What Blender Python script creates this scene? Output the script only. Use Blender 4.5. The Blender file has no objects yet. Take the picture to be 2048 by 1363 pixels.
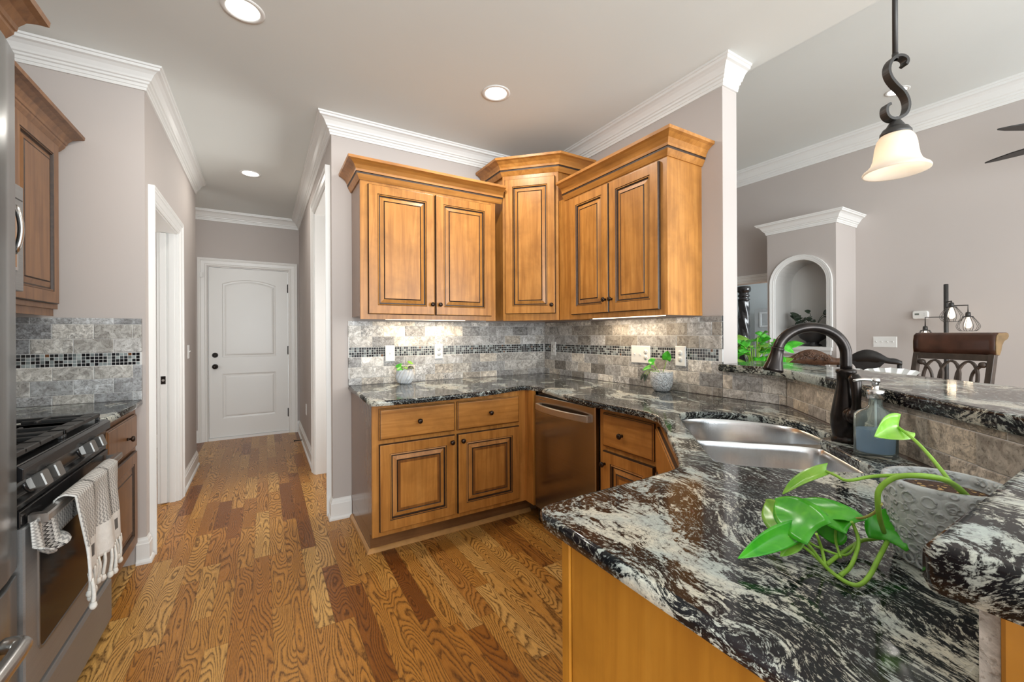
import bpy, bmesh, math, random
from math import sin, cos, pi, radians, sqrt, atan2, hypot
from mathutils import Vector, Matrix
from mathutils.geometry import tessellate_polygon

C = bpy.context
sc = C.scene
COL = sc.collection
random.seed(11)
V = Vector

# ------------------------------------------------------------------ camera
YAW, ROLL = 0.5398, -0.005
F_ = V((sin(YAW), cos(YAW), 0)); R0 = V((cos(YAW), -sin(YAW), 0)); U0 = V((0, 0, 1))
R_ = R0 * cos(ROLL) + U0 * sin(ROLL); U_ = U0 * cos(ROLL) - R0 * sin(ROLL)
cam = bpy.data.cameras.new('camera')
cam.sensor_width = 36.0
cam.lens = 36.0 * 828.9 / 2048.0
cam.shift_y = -14.8 / 2048.0
cam.clip_start = 0.01
cam.clip_end = 100
co = bpy.data.objects.new('camera', cam)
M = Matrix((R_, U_, -F_)).transposed().to_4x4()
M.translation = V((0, 0, 1.273))
co.matrix_world = M
COL.objects.link(co)
sc.camera = co

# ------------------------------------------------------------------ view + world
sc.view_settings.view_transform = 'Standard'
sc.view_settings.look = 'None'
sc.view_settings.gamma = 1.0
sc.view_settings.use_curve_mapping = False
sc.view_settings.exposure = 0.80
w = bpy.data.worlds.new('daylight'); sc.world = w
w.use_nodes = True
bg = w.node_tree.nodes['Background']
bg.inputs[0].default_value = (0.92, 0.97, 1.0, 1)
bg.inputs[1].default_value = 1.25


def area(name, loc, rot, sx, sy, power, col=(1, 1, 1), spread=pi):
    l = bpy.data.lights.new(name, 'AREA')
    l.shape = 'RECTANGLE'; l.size = sx; l.size_y = sy
    l.energy = power; l.color = col; l.spread = spread
    o = bpy.data.objects.new(name, l); o.location = loc; o.rotation_euler = rot
    COL.objects.link(o)
    return o


# added fill behind the camera for assumed windows, tilted up to lift the ceiling
area('unseen_daylight', (0.2, -2.9, 1.35), (radians(125), 0, 0), 2.6, 1.7, 108, (0.90, 0.97, 1.0))
area('unseen_daylight', (3.9, -3.2, 1.5), (radians(120), 0, 0), 2.6, 2.2, 80, (0.90, 0.97, 1.0))
# daylight in the rooms off the hall
area('unseen_daylight', (1.45, 3.75, 1.45), (radians(100), 0, radians(90)), 0.8, 1.2, 16, (1.0, 0.98, 0.94))
area('unseen_daylight', (-2.0, 3.9, 1.5), (radians(95), 0, radians(-90)), 1.2, 1.4, 8, (1.0, 0.98, 0.94))  # added, unseen lamp that brightens the hall from the left room


# ------------------------------------------------------------------ node materials
class NT:
    def __init__(s, name):
        s.m = bpy.data.materials.new(name); s.m.use_nodes = True
        s.t = s.m.node_tree; s.b = s.t.nodes['Principled BSDF']

    def n(s, typ, ins=None, **kw):
        x = s.t.nodes.new(typ)
        for k, v in kw.items():
            setattr(x, k, v)
        for k, v in (ins or {}).items():
            s.set(x.inputs[k], v)
        return x

    def set(s, sock, v):
        if isinstance(v, bpy.types.NodeSocket):
            s.t.links.new(v, sock)
        elif isinstance(v, bpy.types.Node):
            s.t.links.new(v.outputs[0], sock)
        else:
            if isinstance(v, (tuple, list)) and len(v) == 3 and sock.type == 'RGBA':
                v = tuple(v) + (1,)
            sock.default_value = v

    def math(s, op, a, b=0.0, c=0.0):
        return s.n('ShaderNodeMath', {0: a, 1: b, 2: c}, operation=op).outputs[0]

    def ramp(s, fac, stops, interp='LINEAR'):
        x = s.n('ShaderNodeValToRGB', {0: fac})
        x.color_ramp.interpolation = interp
        e = x.color_ramp.elements
        while len(e) < len(stops):
            e.new(0.5)
        for i, (p, c) in enumerate(stops):
            e[i].position = p
            e[i].color = (c, c, c, 1) if isinstance(c, (int, float)) else tuple(c) + (1,)
        return x.outputs[0]

    def mix(s, f, a, b, mode='MIX'):
        x = s.n('ShaderNodeMix', data_type='RGBA', blend_type=mode)
        s.set(x.inputs[0], f); s.set(x.inputs[6], a); s.set(x.inputs[7], b)
        return x.outputs[2]

    def pos(s):
        return s.n('ShaderNodeNewGeometry').outputs['Position']

    def mapping(s, vec, scale=(1, 1, 1), loc=(0, 0, 0), rot=(0, 0, 0)):
        return s.n('ShaderNodeMapping', {0: vec, 1: loc, 2: rot, 3: scale}).outputs[0]

    def noise(s, vec, scale, detail=2, rough=0.5, dist=0.0):
        return s.n('ShaderNodeTexNoise', {'Vector': vec, 'Scale': scale, 'Detail': detail, 'Roughness': rough, 'Distortion': dist})

    def bump(s, h, strength=0.2, dist=0.01):
        x = s.n('ShaderNodeBump', {'Height': h, 'Strength': strength, 'Distance': dist})
        s.t.links.new(x.outputs[0], s.b.inputs['Normal'])

    def out(s, col=None, rough=None, **kw):
        if col is not None:
            s.set(s.b.inputs['Base Color'], col)
        if rough is not None:
            s.set(s.b.inputs['Roughness'], rough)
        for k, v in kw.items():
            s.set(s.b.inputs[k.replace('_', ' ')], v)
        return s.m


def plain(name, col, rough=0.5, metal=0.0, var=0.06, scale=14, **kw):
    t = NT(name)
    f = t.noise(t.pos(), scale, 3).outputs[0]
    lo = tuple(c * (1 - var) for c in col); hi = tuple(min(1, c * (1 + var)) for c in col)
    return t.out(t.ramp(f, [(0.3, lo), (0.7, hi)]), rough, Metallic=metal, **kw)


def emit(name, col, strength):
    t = NT(name)
    t.out(col, 0.5, Emission_Color=col, Emission_Strength=strength)
    return t.m


MT = {}
MT['wall'] = plain('wall_paint', (0.500, 0.452, 0.425), 0.75, var=0.015, scale=2)
MT['ceiling'] = plain('ceiling_paint', (0.76, 0.785, 0.765), 0.9, var=0.01, scale=2)
MT['trim'] = plain('white_trim_paint', (0.80, 0.795, 0.775), 0.35, var=0.01, scale=3)
MT['door'] = plain('white_door_paint', (0.77, 0.765, 0.745), 0.33, var=0.01, scale=3)
MT['bedwall'] = plain('blue_grey_paint', (0.42, 0.47, 0.49), 0.7, var=0.02, scale=2)
MT['niche'] = plain('pale_niche_paint', (0.60, 0.585, 0.56), 0.7, var=0.02, scale=2)
MT['bronze'] = plain('oil_rubbed_bronze', (0.020, 0.015, 0.013), 0.25, 0.6, var=0.5, scale=30)
MT['knob'] = plain('dark_bronze_knob', (0.05, 0.034, 0.026), 0.3, 0.8, var=0.2, scale=60)
MT['iron'] = plain('dark_iron', (0.055, 0.052, 0.050), 0.45, 0.6, var=0.1)
MT['black'] = plain('black_enamel', (0.012, 0.012, 0.013), 0.18, var=0.1)
MT['castiron'] = plain('cast_iron', (0.045, 0.045, 0.045), 0.42, 0.3, var=0.1)
MT['blackglass'] = plain('black_oven_glass', (0.014, 0.014, 0.015), 0.14, var=0.1, Specular_IOR_Level=0.12)
MT['white'] = plain('white_plastic', (0.82, 0.82, 0.80), 0.35, var=0.01)
MT['slot'] = plain('dark_slot', (0.05, 0.05, 0.05), 0.5)
MT['chrome'] = plain('brushed_chrome', (0.72, 0.72, 0.72), 0.22, 1.0, var=0.02)
MT['soil'] = None
MT['stem'] = plain('green_stem', (0.26, 0.50, 0.05), 0.45, var=0.15, scale=40)
MT['stemtan'] = plain('tan_stem', (0.42, 0.38, 0.10), 0.5, var=0.15, scale=40)
MT['leather'] = plain('brown_leather', (0.075, 0.030, 0.018), 0.36, var=0.4, scale=9)
MT['leathertan'] = plain('tan_leather_end', (0.19, 0.115, 0.045), 0.4, var=0.3, scale=18)
MT['darkwood'] = plain('dark_stained_wood', (0.060, 0.042, 0.032), 0.4, var=0.3, scale=20)
MT['blackwood'] = plain('near_black_wood', (0.025, 0.022, 0.021), 0.4, var=0.2, scale=20)
MT['carved'] = plain('carved_brown_wood', (0.115, 0.055, 0.030), 0.42, var=0.4, scale=45)
MT['greywood'] = plain('grey_painted_wood', (0.29, 0.32, 0.335), 0.5, var=0.06)
MT['greypanel'] = plain('pale_grey_panel', (0.43, 0.47, 0.49), 0.5, var=0.06)
MT['linen'] = plain('white_linen', (0.78, 0.77, 0.74), 0.9, var=0.04, scale=40)
MT['shoe'] = plain('maple_shoe_moulding', (0.48, 0.25, 0.085), 0.35, var=0.12, scale=20)
MT['lamp_on'] = emit('lamp_lens', (1.0, 0.965, 0.90), 3.5)
MT['bulb'] = emit('edison_bulb', (1.0, 0.86, 0.64), 1.5)
MT['strip_on'] = emit('undercabinet_strip', (1.0, 0.84, 0.60), 2.0)
MT['screen'] = plain('lcd_display', (0.16, 0.18, 0.16), 0.2)


def steel(name, col, rough, axis, tone=0.05, metal=1.0):
    t = NT(name)
    sca = {'x': (2, 300, 300), 'y': (300, 2, 300), 'z': (300, 300, 2)}[axis]
    f = t.noise(t.mapping(t.pos(), sca), 1.0, 2).outputs[0]
    lo = tuple(c * (1 - tone) for c in col); hi = tuple(min(1, c * (1 + tone)) for c in col)
    t.bump(f, 0.04, 0.002)
    return t.out(t.ramp(f, [(0.3, lo), (0.7, hi)]), rough, Metallic=metal)


MT['steel'] = steel('stainless_range', (0.27, 0.272, 0.272), 0.40, 'y', 0.05, 0.35)
MT['fridge'] = steel('stainless_fridge', (0.24, 0.245, 0.245), 0.26, 'z', 0.05, 0.75)
MT['steeldw'] = steel('stainless_dishwasher', (0.42, 0.385, 0.35), 0.2, 'y')
MT['knobcap'] = steel('knob_steel', (0.22, 0.215, 0.205), 0.38, 'z', 0.05, 0.6)
MT['steelbar'] = steel('satin_steel_bar', (0.66, 0.655, 0.64), 0.25, 'y')
MT['satin'] = steel('satin_handle', (0.62, 0.57, 0.51), 0.38, 'y')
MT['sink'] = steel('stainless_sink', (0.63, 0.64, 0.65), 0.24, 'z')


def wood(name, axis, base, dark, light, rough=0.34):
    """glazed maple with soft vertical figure and blotches"""
    t = NT(name)
    P = t.pos()
    sca = {'x': (2.2, 34, 34), 'y': (34, 2.2, 34), 'z': (34, 34, 2.2)}[axis]
    g = t.noise(t.mapping(P, sca), 1.0, 4, 0.55, 0.6).outputs[0]
    b = t.noise(P, 5.5, 4, 0.6, 0.4).outputs[0]
    c1 = t.ramp(g, [(0.32, dark), (0.52, base), (0.74, light)])
    c2 = t.mix(t.ramp(b, [(0.44, 0.0), (0.70, 0.55)]), c1, tuple(d * 0.72 for d in dark))
    return t.out(c2, rough)


WB, WD, WL = (0.50, 0.212, 0.045), (0.37, 0.146, 0.028), (0.60, 0.275, 0.068)
MT['wood'] = wood('maple_vertical_grain', 'z', WB, WD, WL)
MT['woodx'] = wood('maple_grain_along_x', 'x', WB, WD, WL)
MT['woody'] = wood('maple_grain_along_y', 'y', WB, WD, WL)
MT['woodpanel'] = wood('maple_end_panel', 'z', (0.54, 0.235, 0.028), (0.46, 0.19, 0.022), (0.58, 0.265, 0.036), 0.3)
MT['wooddark'] = wood('maple_toe_kick', 'x', (0.20, 0.09, 0.032), (0.13, 0.055, 0.02), (0.25, 0.12, 0.045), 0.3)
MT['woodside_shaded'] = wood('maple_side_shaded', 'z', (0.235, 0.135, 0.080), (0.20, 0.11, 0.062), (0.26, 0.155, 0.095), 0.22)  # maple with the cabinet sides' shade and reflection put into its colour
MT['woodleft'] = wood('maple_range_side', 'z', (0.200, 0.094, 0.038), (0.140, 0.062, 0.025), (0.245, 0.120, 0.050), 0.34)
MT['patina'] = wood('maple_rubbed_dark_edge', 'z', (0.25, 0.095, 0.022), (0.13, 0.048, 0.012), (0.36, 0.145, 0.034))
MT['glaze'] = plain('dark_brown_glaze', (0.040, 0.020, 0.010), 0.45, var=0.3, scale=60)


def floor_mat():
    t = NT('oak_strip_floor')
    sep = t.n('ShaderNodeSeparateXYZ', {0: t.pos()})
    x, y = sep.outputs[0], sep.outputs[1]
    W = 0.0795
    xr = t.math('DIVIDE', t.math('ADD', x, 0.0515), W)
    row = t.math('FLOOR', xr)
    fx = t.math('SUBTRACT', xr, row)
    r1 = t.n('ShaderNodeTexWhiteNoise', {1: row}, noise_dimensions='1D').outputs[0]
    L = t.math('MULTIPLY_ADD', r1, 0.35, 0.5)
    yr = t.math('DIVIDE', t.math('MULTIPLY_ADD', r1, 7.31, y), L)
    idx = t.math('FLOOR', yr)
    fy = t.math('SUBTRACT', yr, idx)
    cid = t.n('ShaderNodeCombineXYZ', {0: row, 1: idx, 2: 3.7})
    wn = t.n('ShaderNodeTexWhiteNoise', {0: cid}, noise_dimensions='3D')
    rnd, rcol = wn.outputs[0], wn.outputs[1]
    rs = t.n('ShaderNodeSeparateXYZ', {0: rcol})
    # cathedral grain: contour lines of a smooth field, its own for every plank
    ax = t.math('MULTIPLY_ADD', rs.outputs[0], 40.0, t.math('MULTIPLY', x, 12.0))
    ay = t.math('MULTIPLY_ADD', rs.outputs[1], 40.0, t.math('MULTIPLY', y, 1.9))
    vec = t.n('ShaderNodeCombineXYZ', {0: ax, 1: ay, 2: t.math('MULTIPLY', rnd, 60.0)})
    fld = t.noise(vec, 1.0, 0.6, 0.4, 0.0).outputs[0]
    dens = t.math('MULTIPLY_ADD', rs.outputs[2], 16.0, 15.0)
    jit = t.noise(t.mapping(t.pos(), (70, 22, 1)), 1.0, 3, 0.6).outputs[0]
    ph = t.math('ADD', t.math('MULTIPLY', fld, dens), t.math('MULTIPLY', jit, 0.75))
    saw = t.math('FRACT', ph)
    line = t.ramp(saw, [(0.0, 0.85), (0.10, 1.0), (0.26, 0.55), (0.55, 0.08), (0.85, 0.0), (1.0, 0.85)])
    pores = t.ramp(t.noise(t.mapping(t.pos(), (380, 14, 1)), 1.0, 2).outputs[0], [(0.46, 0.0), (0.70, 0.40)])
    brk = t.ramp(t.noise(t.mapping(t.pos(), (240, 60, 1)), 1.0, 2).outputs[0], [(0.32, 0.55), (0.55, 1.0)])
    g = t.math('MAXIMUM', t.math('MULTIPLY', t.math('MULTIPLY', line, brk), 0.92), pores)
    base = t.ramp(rnd, [(0.0, (0.40, 0.150, 0.026)), (0.07, (0.21, 0.068, 0.014)), (0.14, (0.44, 0.180, 0.034)), (0.5, (0.51, 0.228, 0.046)), (0.78, (0.58, 0.285, 0.066)), (0.90, (0.72, 0.42, 0.13)), (1.0, (0.43, 0.17, 0.032))])
    dark = t.mix(0.93, base, (0.045, 0.013, 0.003))
    col = t.mix(g, base, dark)
    ex = t.math('MINIMUM', fx, t.math('SUBTRACT', 1.0, fx))
    ey = t.math('MULTIPLY', t.math('MINIMUM', fy, t.math('SUBTRACT', 1.0, fy)), 8.0)
    seam = t.ramp(t.math('MINIMUM', ex, ey), [(0.0, 1.0), (0.014, 0.5), (0.022, 0.0)])
    col = t.mix(t.math('MULTIPLY', seam, 0.55), col, (0.06, 0.028, 0.012))
    return t.out(col, t.ramp(g, [(0.0, 0.27), (1.0, 0.40)]), Specular_IOR_Level=0.32)


MT['floor'] = floor_mat()


def granite(name, ang=-1.3, sc_=1.0):
    """black ground with pale streaks that flow one way, broad pale clouds and small wine-red flecks"""
    t = NT(name)
    P = t.pos()
    warp = t.noise(P, 3.1 * sc_, 2.5, 0.5, 0.0).outputs[1]
    wv = t.n('ShaderNodeVectorMath', {0: warp, 1: (0.5, 0.5, 0.5)}, operation='SUBTRACT')
    ws = t.n('ShaderNodeVectorMath', {0: wv.outputs[0], 'Scale': 0.34}, operation='SCALE')
    pv = t.n('ShaderNodeVectorMath', {0: P, 1: ws.outputs[0]}, operation='ADD').outputs[0]
    pr = t.mapping(pv, rot=(0, 0, ang))
    n1 = t.noise(t.mapping(pr, (14, 46, 46)), 1.0, 8, 0.74, 0.5).outputs[0]
    n2 = t.noise(t.mapping(pr, (70, 170, 170)), 1.0, 5, 0.72, 0.5).outputs[0]
    n3 = t.noise(P, 120, 5, 0.72, 0.8).outputs[0]
    big = t.noise(t.mapping(pr, (3.0, 6.5, 5.5)), 1.0, 3, 0.55, 0.3).outputs[0]
    # local share of pale mineral: clouds raise it, dark bands lower it
    lift = t.ramp(big, [(0.34, 0.06), (0.48, 0.40), (0.55, 0.56), (0.60, 1.0)])
    f1 = t.math('ADD', n1, t.math('MULTIPLY_ADD', lift, 0.32, -0.15))
    f1 = t.math('ADD', f1, t.math('MULTIPLY_ADD', n2, 0.46, -0.23))
    f1 = t.math('ADD', f1, t.math('MULTIPLY_ADD', n3, 0.26, -0.13))
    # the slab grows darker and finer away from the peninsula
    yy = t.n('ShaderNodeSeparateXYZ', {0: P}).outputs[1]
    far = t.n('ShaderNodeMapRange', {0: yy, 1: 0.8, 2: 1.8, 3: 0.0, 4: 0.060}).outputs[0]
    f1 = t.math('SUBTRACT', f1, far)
    amt = t.ramp(f1, [(0.508, 0.0), (0.535, 0.58), (0.575, 0.90), (0.72, 1.0)])
    hair = t.math('MULTIPLY', t.ramp(n2, [(0.54, 0.0), (0.60, 0.60)]), t.ramp(n1, [(0.30, 0.1), (0.46, 1.0)]))
    amt = t.math('MAXIMUM', amt, hair)
    cut = t.ramp(n3, [(0.36, 0.30), (0.45, 1.0)])
    amt = t.math('MULTIPLY', amt, cut)
    black = t.mix(t.ramp(t.noise(P, 6, 3).outputs[0], [(0.52, 0.0), (0.66, 1.0)]), (0.005, 0.007, 0.009), (0.014, 0.009, 0.010))
    light = t.mix(t.ramp(t.noise(pv, 8, 3).outputs[0], [(0.42, 0.0), (0.62, 1.0)]), (0.47, 0.53, 0.50), (0.66, 0.64, 0.53))
    light = t.mix(t.ramp(n2, [(0.35, 0.6), (0.6, 0.0)]), light, (0.25, 0.27, 0.27))
    col = t.mix(amt, black, light)
    red = t.ramp(t.noise(P, 21, 2, 0.5, 0.5).outputs[0], [(0.735, 0.0), (0.77, 0.5)])
    col = t.mix(red, col, (0.09, 0.012, 0.02))
    speck = t.noise(P, 60, 3, 0.6, 0.4).outputs[0]
    return t.out(col, t.ramp(speck, [(0.3, 0.07), (0.7, 0.12)]), Specular_IOR_Level=0.30)


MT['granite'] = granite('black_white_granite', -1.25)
MT['granitebar'] = granite('black_white_bar_granite', -0.75)


def travertine():
    t = NT('travertine_tile')
    P = t.pos()
    tint = t.n('ShaderNodeVertexColor', layer_name='tint')
    sep = t.n('ShaderNodeSeparateColor', {0: tint.outputs[0]})
    off = t.n('ShaderNodeVectorMath', {0: tint.outputs[0], 'Scale': 30.0}, operation='SCALE').outputs[0]
    pv = t.n('ShaderNodeVectorMath', {0: P, 1: off}, operation='ADD').outputs[0]
    cl = t.noise(pv, 22, 8, 0.68, 1.2).outputs[0]
    vein = t.ramp(t.noise(pv, 30, 7, 0.72, 2.2).outputs[0], [(0.47, 0.0), (0.55, 0.6), (0.64, 0.95)])
    pit = t.ramp(t.noise(P, 130, 3, 0.6).outputs[0], [(0.55, 0.0), (0.68, 0.8)])
    c = t.mix(t.ramp(cl, [(0.40, 0.0), (0.62, 1.0)]), t.mix(1.0, tint.outputs[0], (0.62, 0.60, 0.58), 'MULTIPLY'), t.mix(1.0, tint.outputs[0], (1.22, 1.22, 1.22), 'MULTIPLY'))
    c = t.mix(t.math('MULTIPLY', vein, t.math('MULTIPLY', tint.outputs[1], 0.75)), c, (0.075, 0.072, 0.072))
    c = t.mix(pit, c, t.mix(1.0, c, (0.45, 0.43, 0.40), 'MULTIPLY'))
    t.bump(t.math('SUBTRACT', cl, pit), 0.25, 0.004)
    return t.out(c, 0.42)


MT['tile'] = travertine()
MT['grout'] = plain('light_grey_grout', (0.68, 0.675, 0.66), 0.85, var=0.05, scale=80)


def tintmat(name, rough):
    t = NT(name)
    c = t.n('ShaderNodeVertexColor', layer_name='tint').outputs[0]
    n = t.noise(t.pos(), 90, 2).outputs[0]
    return t.out(t.mix(t.ramp(n, [(0.3, 0.0), (0.8, 0.35)]), c, t.mix(1.0, c, (1.5, 1.5, 1.5), 'MULTIPLY')), rough)


MT['mosaic'] = tintmat('glass_mosaic', 0.15)


def leafmat(name, a, b):
    t = NT(name)
    n = t.noise(t.pos(), 38, 3, 0.5, 0.8).outputs[0]
    return t.out(t.ramp(n, [(0.3, a), (0.72, b)]), 0.26, Subsurface_Weight=0.0, Transmission_Weight=0.0)


MT['leaf'] = leafmat('pothos_leaf', (0.030, 0.330, 0.014), (0.085, 0.480, 0.025))
MT['leafpale'] = leafmat('pale_pothos_leaf', (0.17, 0.44, 0.04), (0.30, 0.55, 0.08))
MT['leafdark'] = leafmat('dark_leaf', (0.016, 0.030, 0.018), (0.035, 0.055, 0.032))


def soilmat():
    t = NT('potting_soil')
    n = t.noise(t.pos(), 170, 3).outputs[0]
    v = t.n('ShaderNodeTexVoronoi', {'Vector': t.pos(), 'Scale': 190.0})
    c = t.ramp(n, [(0.3, (0.022, 0.010, 0.006)), (0.7, (0.085, 0.038, 0.020))])
    r = t.n('ShaderNodeSeparateColor', {0: v.outputs[1]}).outputs[0]
    c = t.mix(t.ramp(r, [(0.84, 0.0), (0.86, 1.0)], 'CONSTANT'), c, (0.42, 0.27, 0.10))
    t.bump(n, 0.8, 0.004)
    return t.out(c, 0.9)


MT['soil'] = soilmat()


def potmat(name, scale, strength, base):
    t = NT(name)
    v = t.n('ShaderNodeTexVoronoi', {'Vector': t.pos(), 'Scale': scale}, feature='F1')
    ring = t.ramp(v.outputs[0], [(0.0, 0.0), (0.16, 0.15), (0.30, 1.0), (0.46, 0.2), (0.8, 0.0)])
    n = t.noise(t.pos(), 60, 4).outputs[0]
    t.bump(t.math('ADD', ring, t.math('MULTIPLY', n, 0.25)), strength, 0.01)
    return t.out(t.ramp(n, [(0.3, tuple(c * 0.82 for c in base)), (0.7, base)]), 0.7)


MT['concrete'] = potmat('grey_concrete_pot', 74, 0.55, (0.52, 0.55, 0.56))
MT['ceramic'] = plain('white_ceramic', (0.62, 0.64, 0.66), 0.4, var=0.12, scale=30)
MT['basket'] = potmat('white_woven_pot', 130, 0.8, (0.64, 0.66, 0.67))


def glassmat(name, col, rough=0.02, ior=1.45, tr=1.0):
    t = NT(name)
    n = t.noise(t.pos(), 20, 2).outputs[0]
    return t.out(t.ramp(n, [(0.3, col), (0.7, tuple(min(1, c * 1.03) for c in col))]), rough, Transmission_Weight=tr, IOR=ior)


MT['glass'] = glassmat('pale_aqua_glass', (0.86, 0.98, 0.96), 0.02, 1.38, 0.94)
MT['soap'] = glassmat('blue_soap', (0.50, 0.66, 0.98), 0.08, 1.34, 0.55)
MT['clear'] = glassmat('clear_plastic', (0.93, 0.95, 0.96), 0.12, 1.3)


def shademat():
    t = NT('frosted_glass_shade')
    n = t.noise(t.pos(), 9, 4, 0.5, 1.0).outputs[0]
    c = t.ramp(n, [(0.3, (0.88, 0.80, 0.72)), (0.7, (0.93, 0.89, 0.84))])
    t.out(c, 0.35, Transmission_Weight=0.0, Emission_Color=(1.0, 0.88, 0.76), Emission_Strength=0.0)
    tr = t.n('ShaderNodeBsdfTranslucent', {0: (1.0, 0.93, 0.84, 1)})
    mx = t.n('ShaderNodeMixShader', {0: 0.55, 1: t.b.outputs[0], 2: tr.outputs[0]})
    t.t.links.new(mx.outputs[0], t.t.nodes['Material Output'].inputs[0])
    return t.m


MT['shade'] = shademat()


def towelmat():
    t = NT('woven_towel')
    uv = t.n('ShaderNodeUVMap', uv_map='uv').outputs[0]
    s = t.n('ShaderNodeSeparateXYZ', {0: uv})
    u, v = s.outputs[0], s.outputs[1]        # u across in metres, v down the cloth in metres
    tri = t.math('PINGPONG', t.math('MULTIPLY', v, 1.0), 0.008)
    z = t.math('ADD', u, tri)
    st = t.math('FRACT', t.math('MULTIPLY', z, 62.0))
    fine = t.ramp(st, [(0.0, 0.0), (0.45, 0.0), (0.55, 1.0), (1.0, 1.0)])
    cream, grey, dk = (0.60, 0.59, 0.56), (0.30, 0.295, 0.285), (0.045, 0.043, 0.042)
    weave = t.mix(fine, cream, grey)
    band = t.ramp(t.math('FRACT', t.math('MULTIPLY', t.math('ADD', u, 0.03), 6.2)), [(0.0, 1.0), (0.13, 1.0), (0.16, 0.0)], 'CONSTANT')
    bold = t.ramp(t.math('FRACT', t.math('MULTIPLY', t.math('ADD', u, t.math('MULTIPLY', tri, 1.3)), 62.0)), [(0.0, 1.0), (0.38, 1.0), (0.42, 0.0)], 'CONSTANT')
    top = t.mix(t.math('MULTIPLY', band, bold), weave, dk)
    low = t.ramp(t.noise(t.pos(), 60, 3).outputs[0], [(0.3, (0.68, 0.67, 0.64)), (0.7, (0.76, 0.75, 0.72))])
    sel = t.ramp(v, [(0.0, 0.0), (0.19, 1.0)], 'CONSTANT')
    c = t.mix(sel, top, low)
    b1 = t.math('LESS_THAN', t.math('ABSOLUTE', t.math('SUBTRACT', u, 0.10)), 0.016)
    b2 = t.math('LESS_THAN', t.math('ABSOLUTE', t.math('SUBTRACT', v, 0.236)), 0.020)
    b3 = t.math('LESS_THAN', t.math('ABSOLUTE', t.math('SUBTRACT', u, 0.335)), 0.012)
    c = t.mix(t.math('MULTIPLY', t.math('MAXIMUM', b1, b3), b2), c, (0.12, 0.115, 0.11))
    t.bump(t.noise(t.pos(), 260, 2).outputs[0], 0.5, 0.003)
    return t.out(c, 0.95)


MT['towel'] = towelmat()
MT['fringe'] = plain('cream_cotton', (0.70, 0.68, 0.63), 0.95, var=0.08, scale=90)

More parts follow.
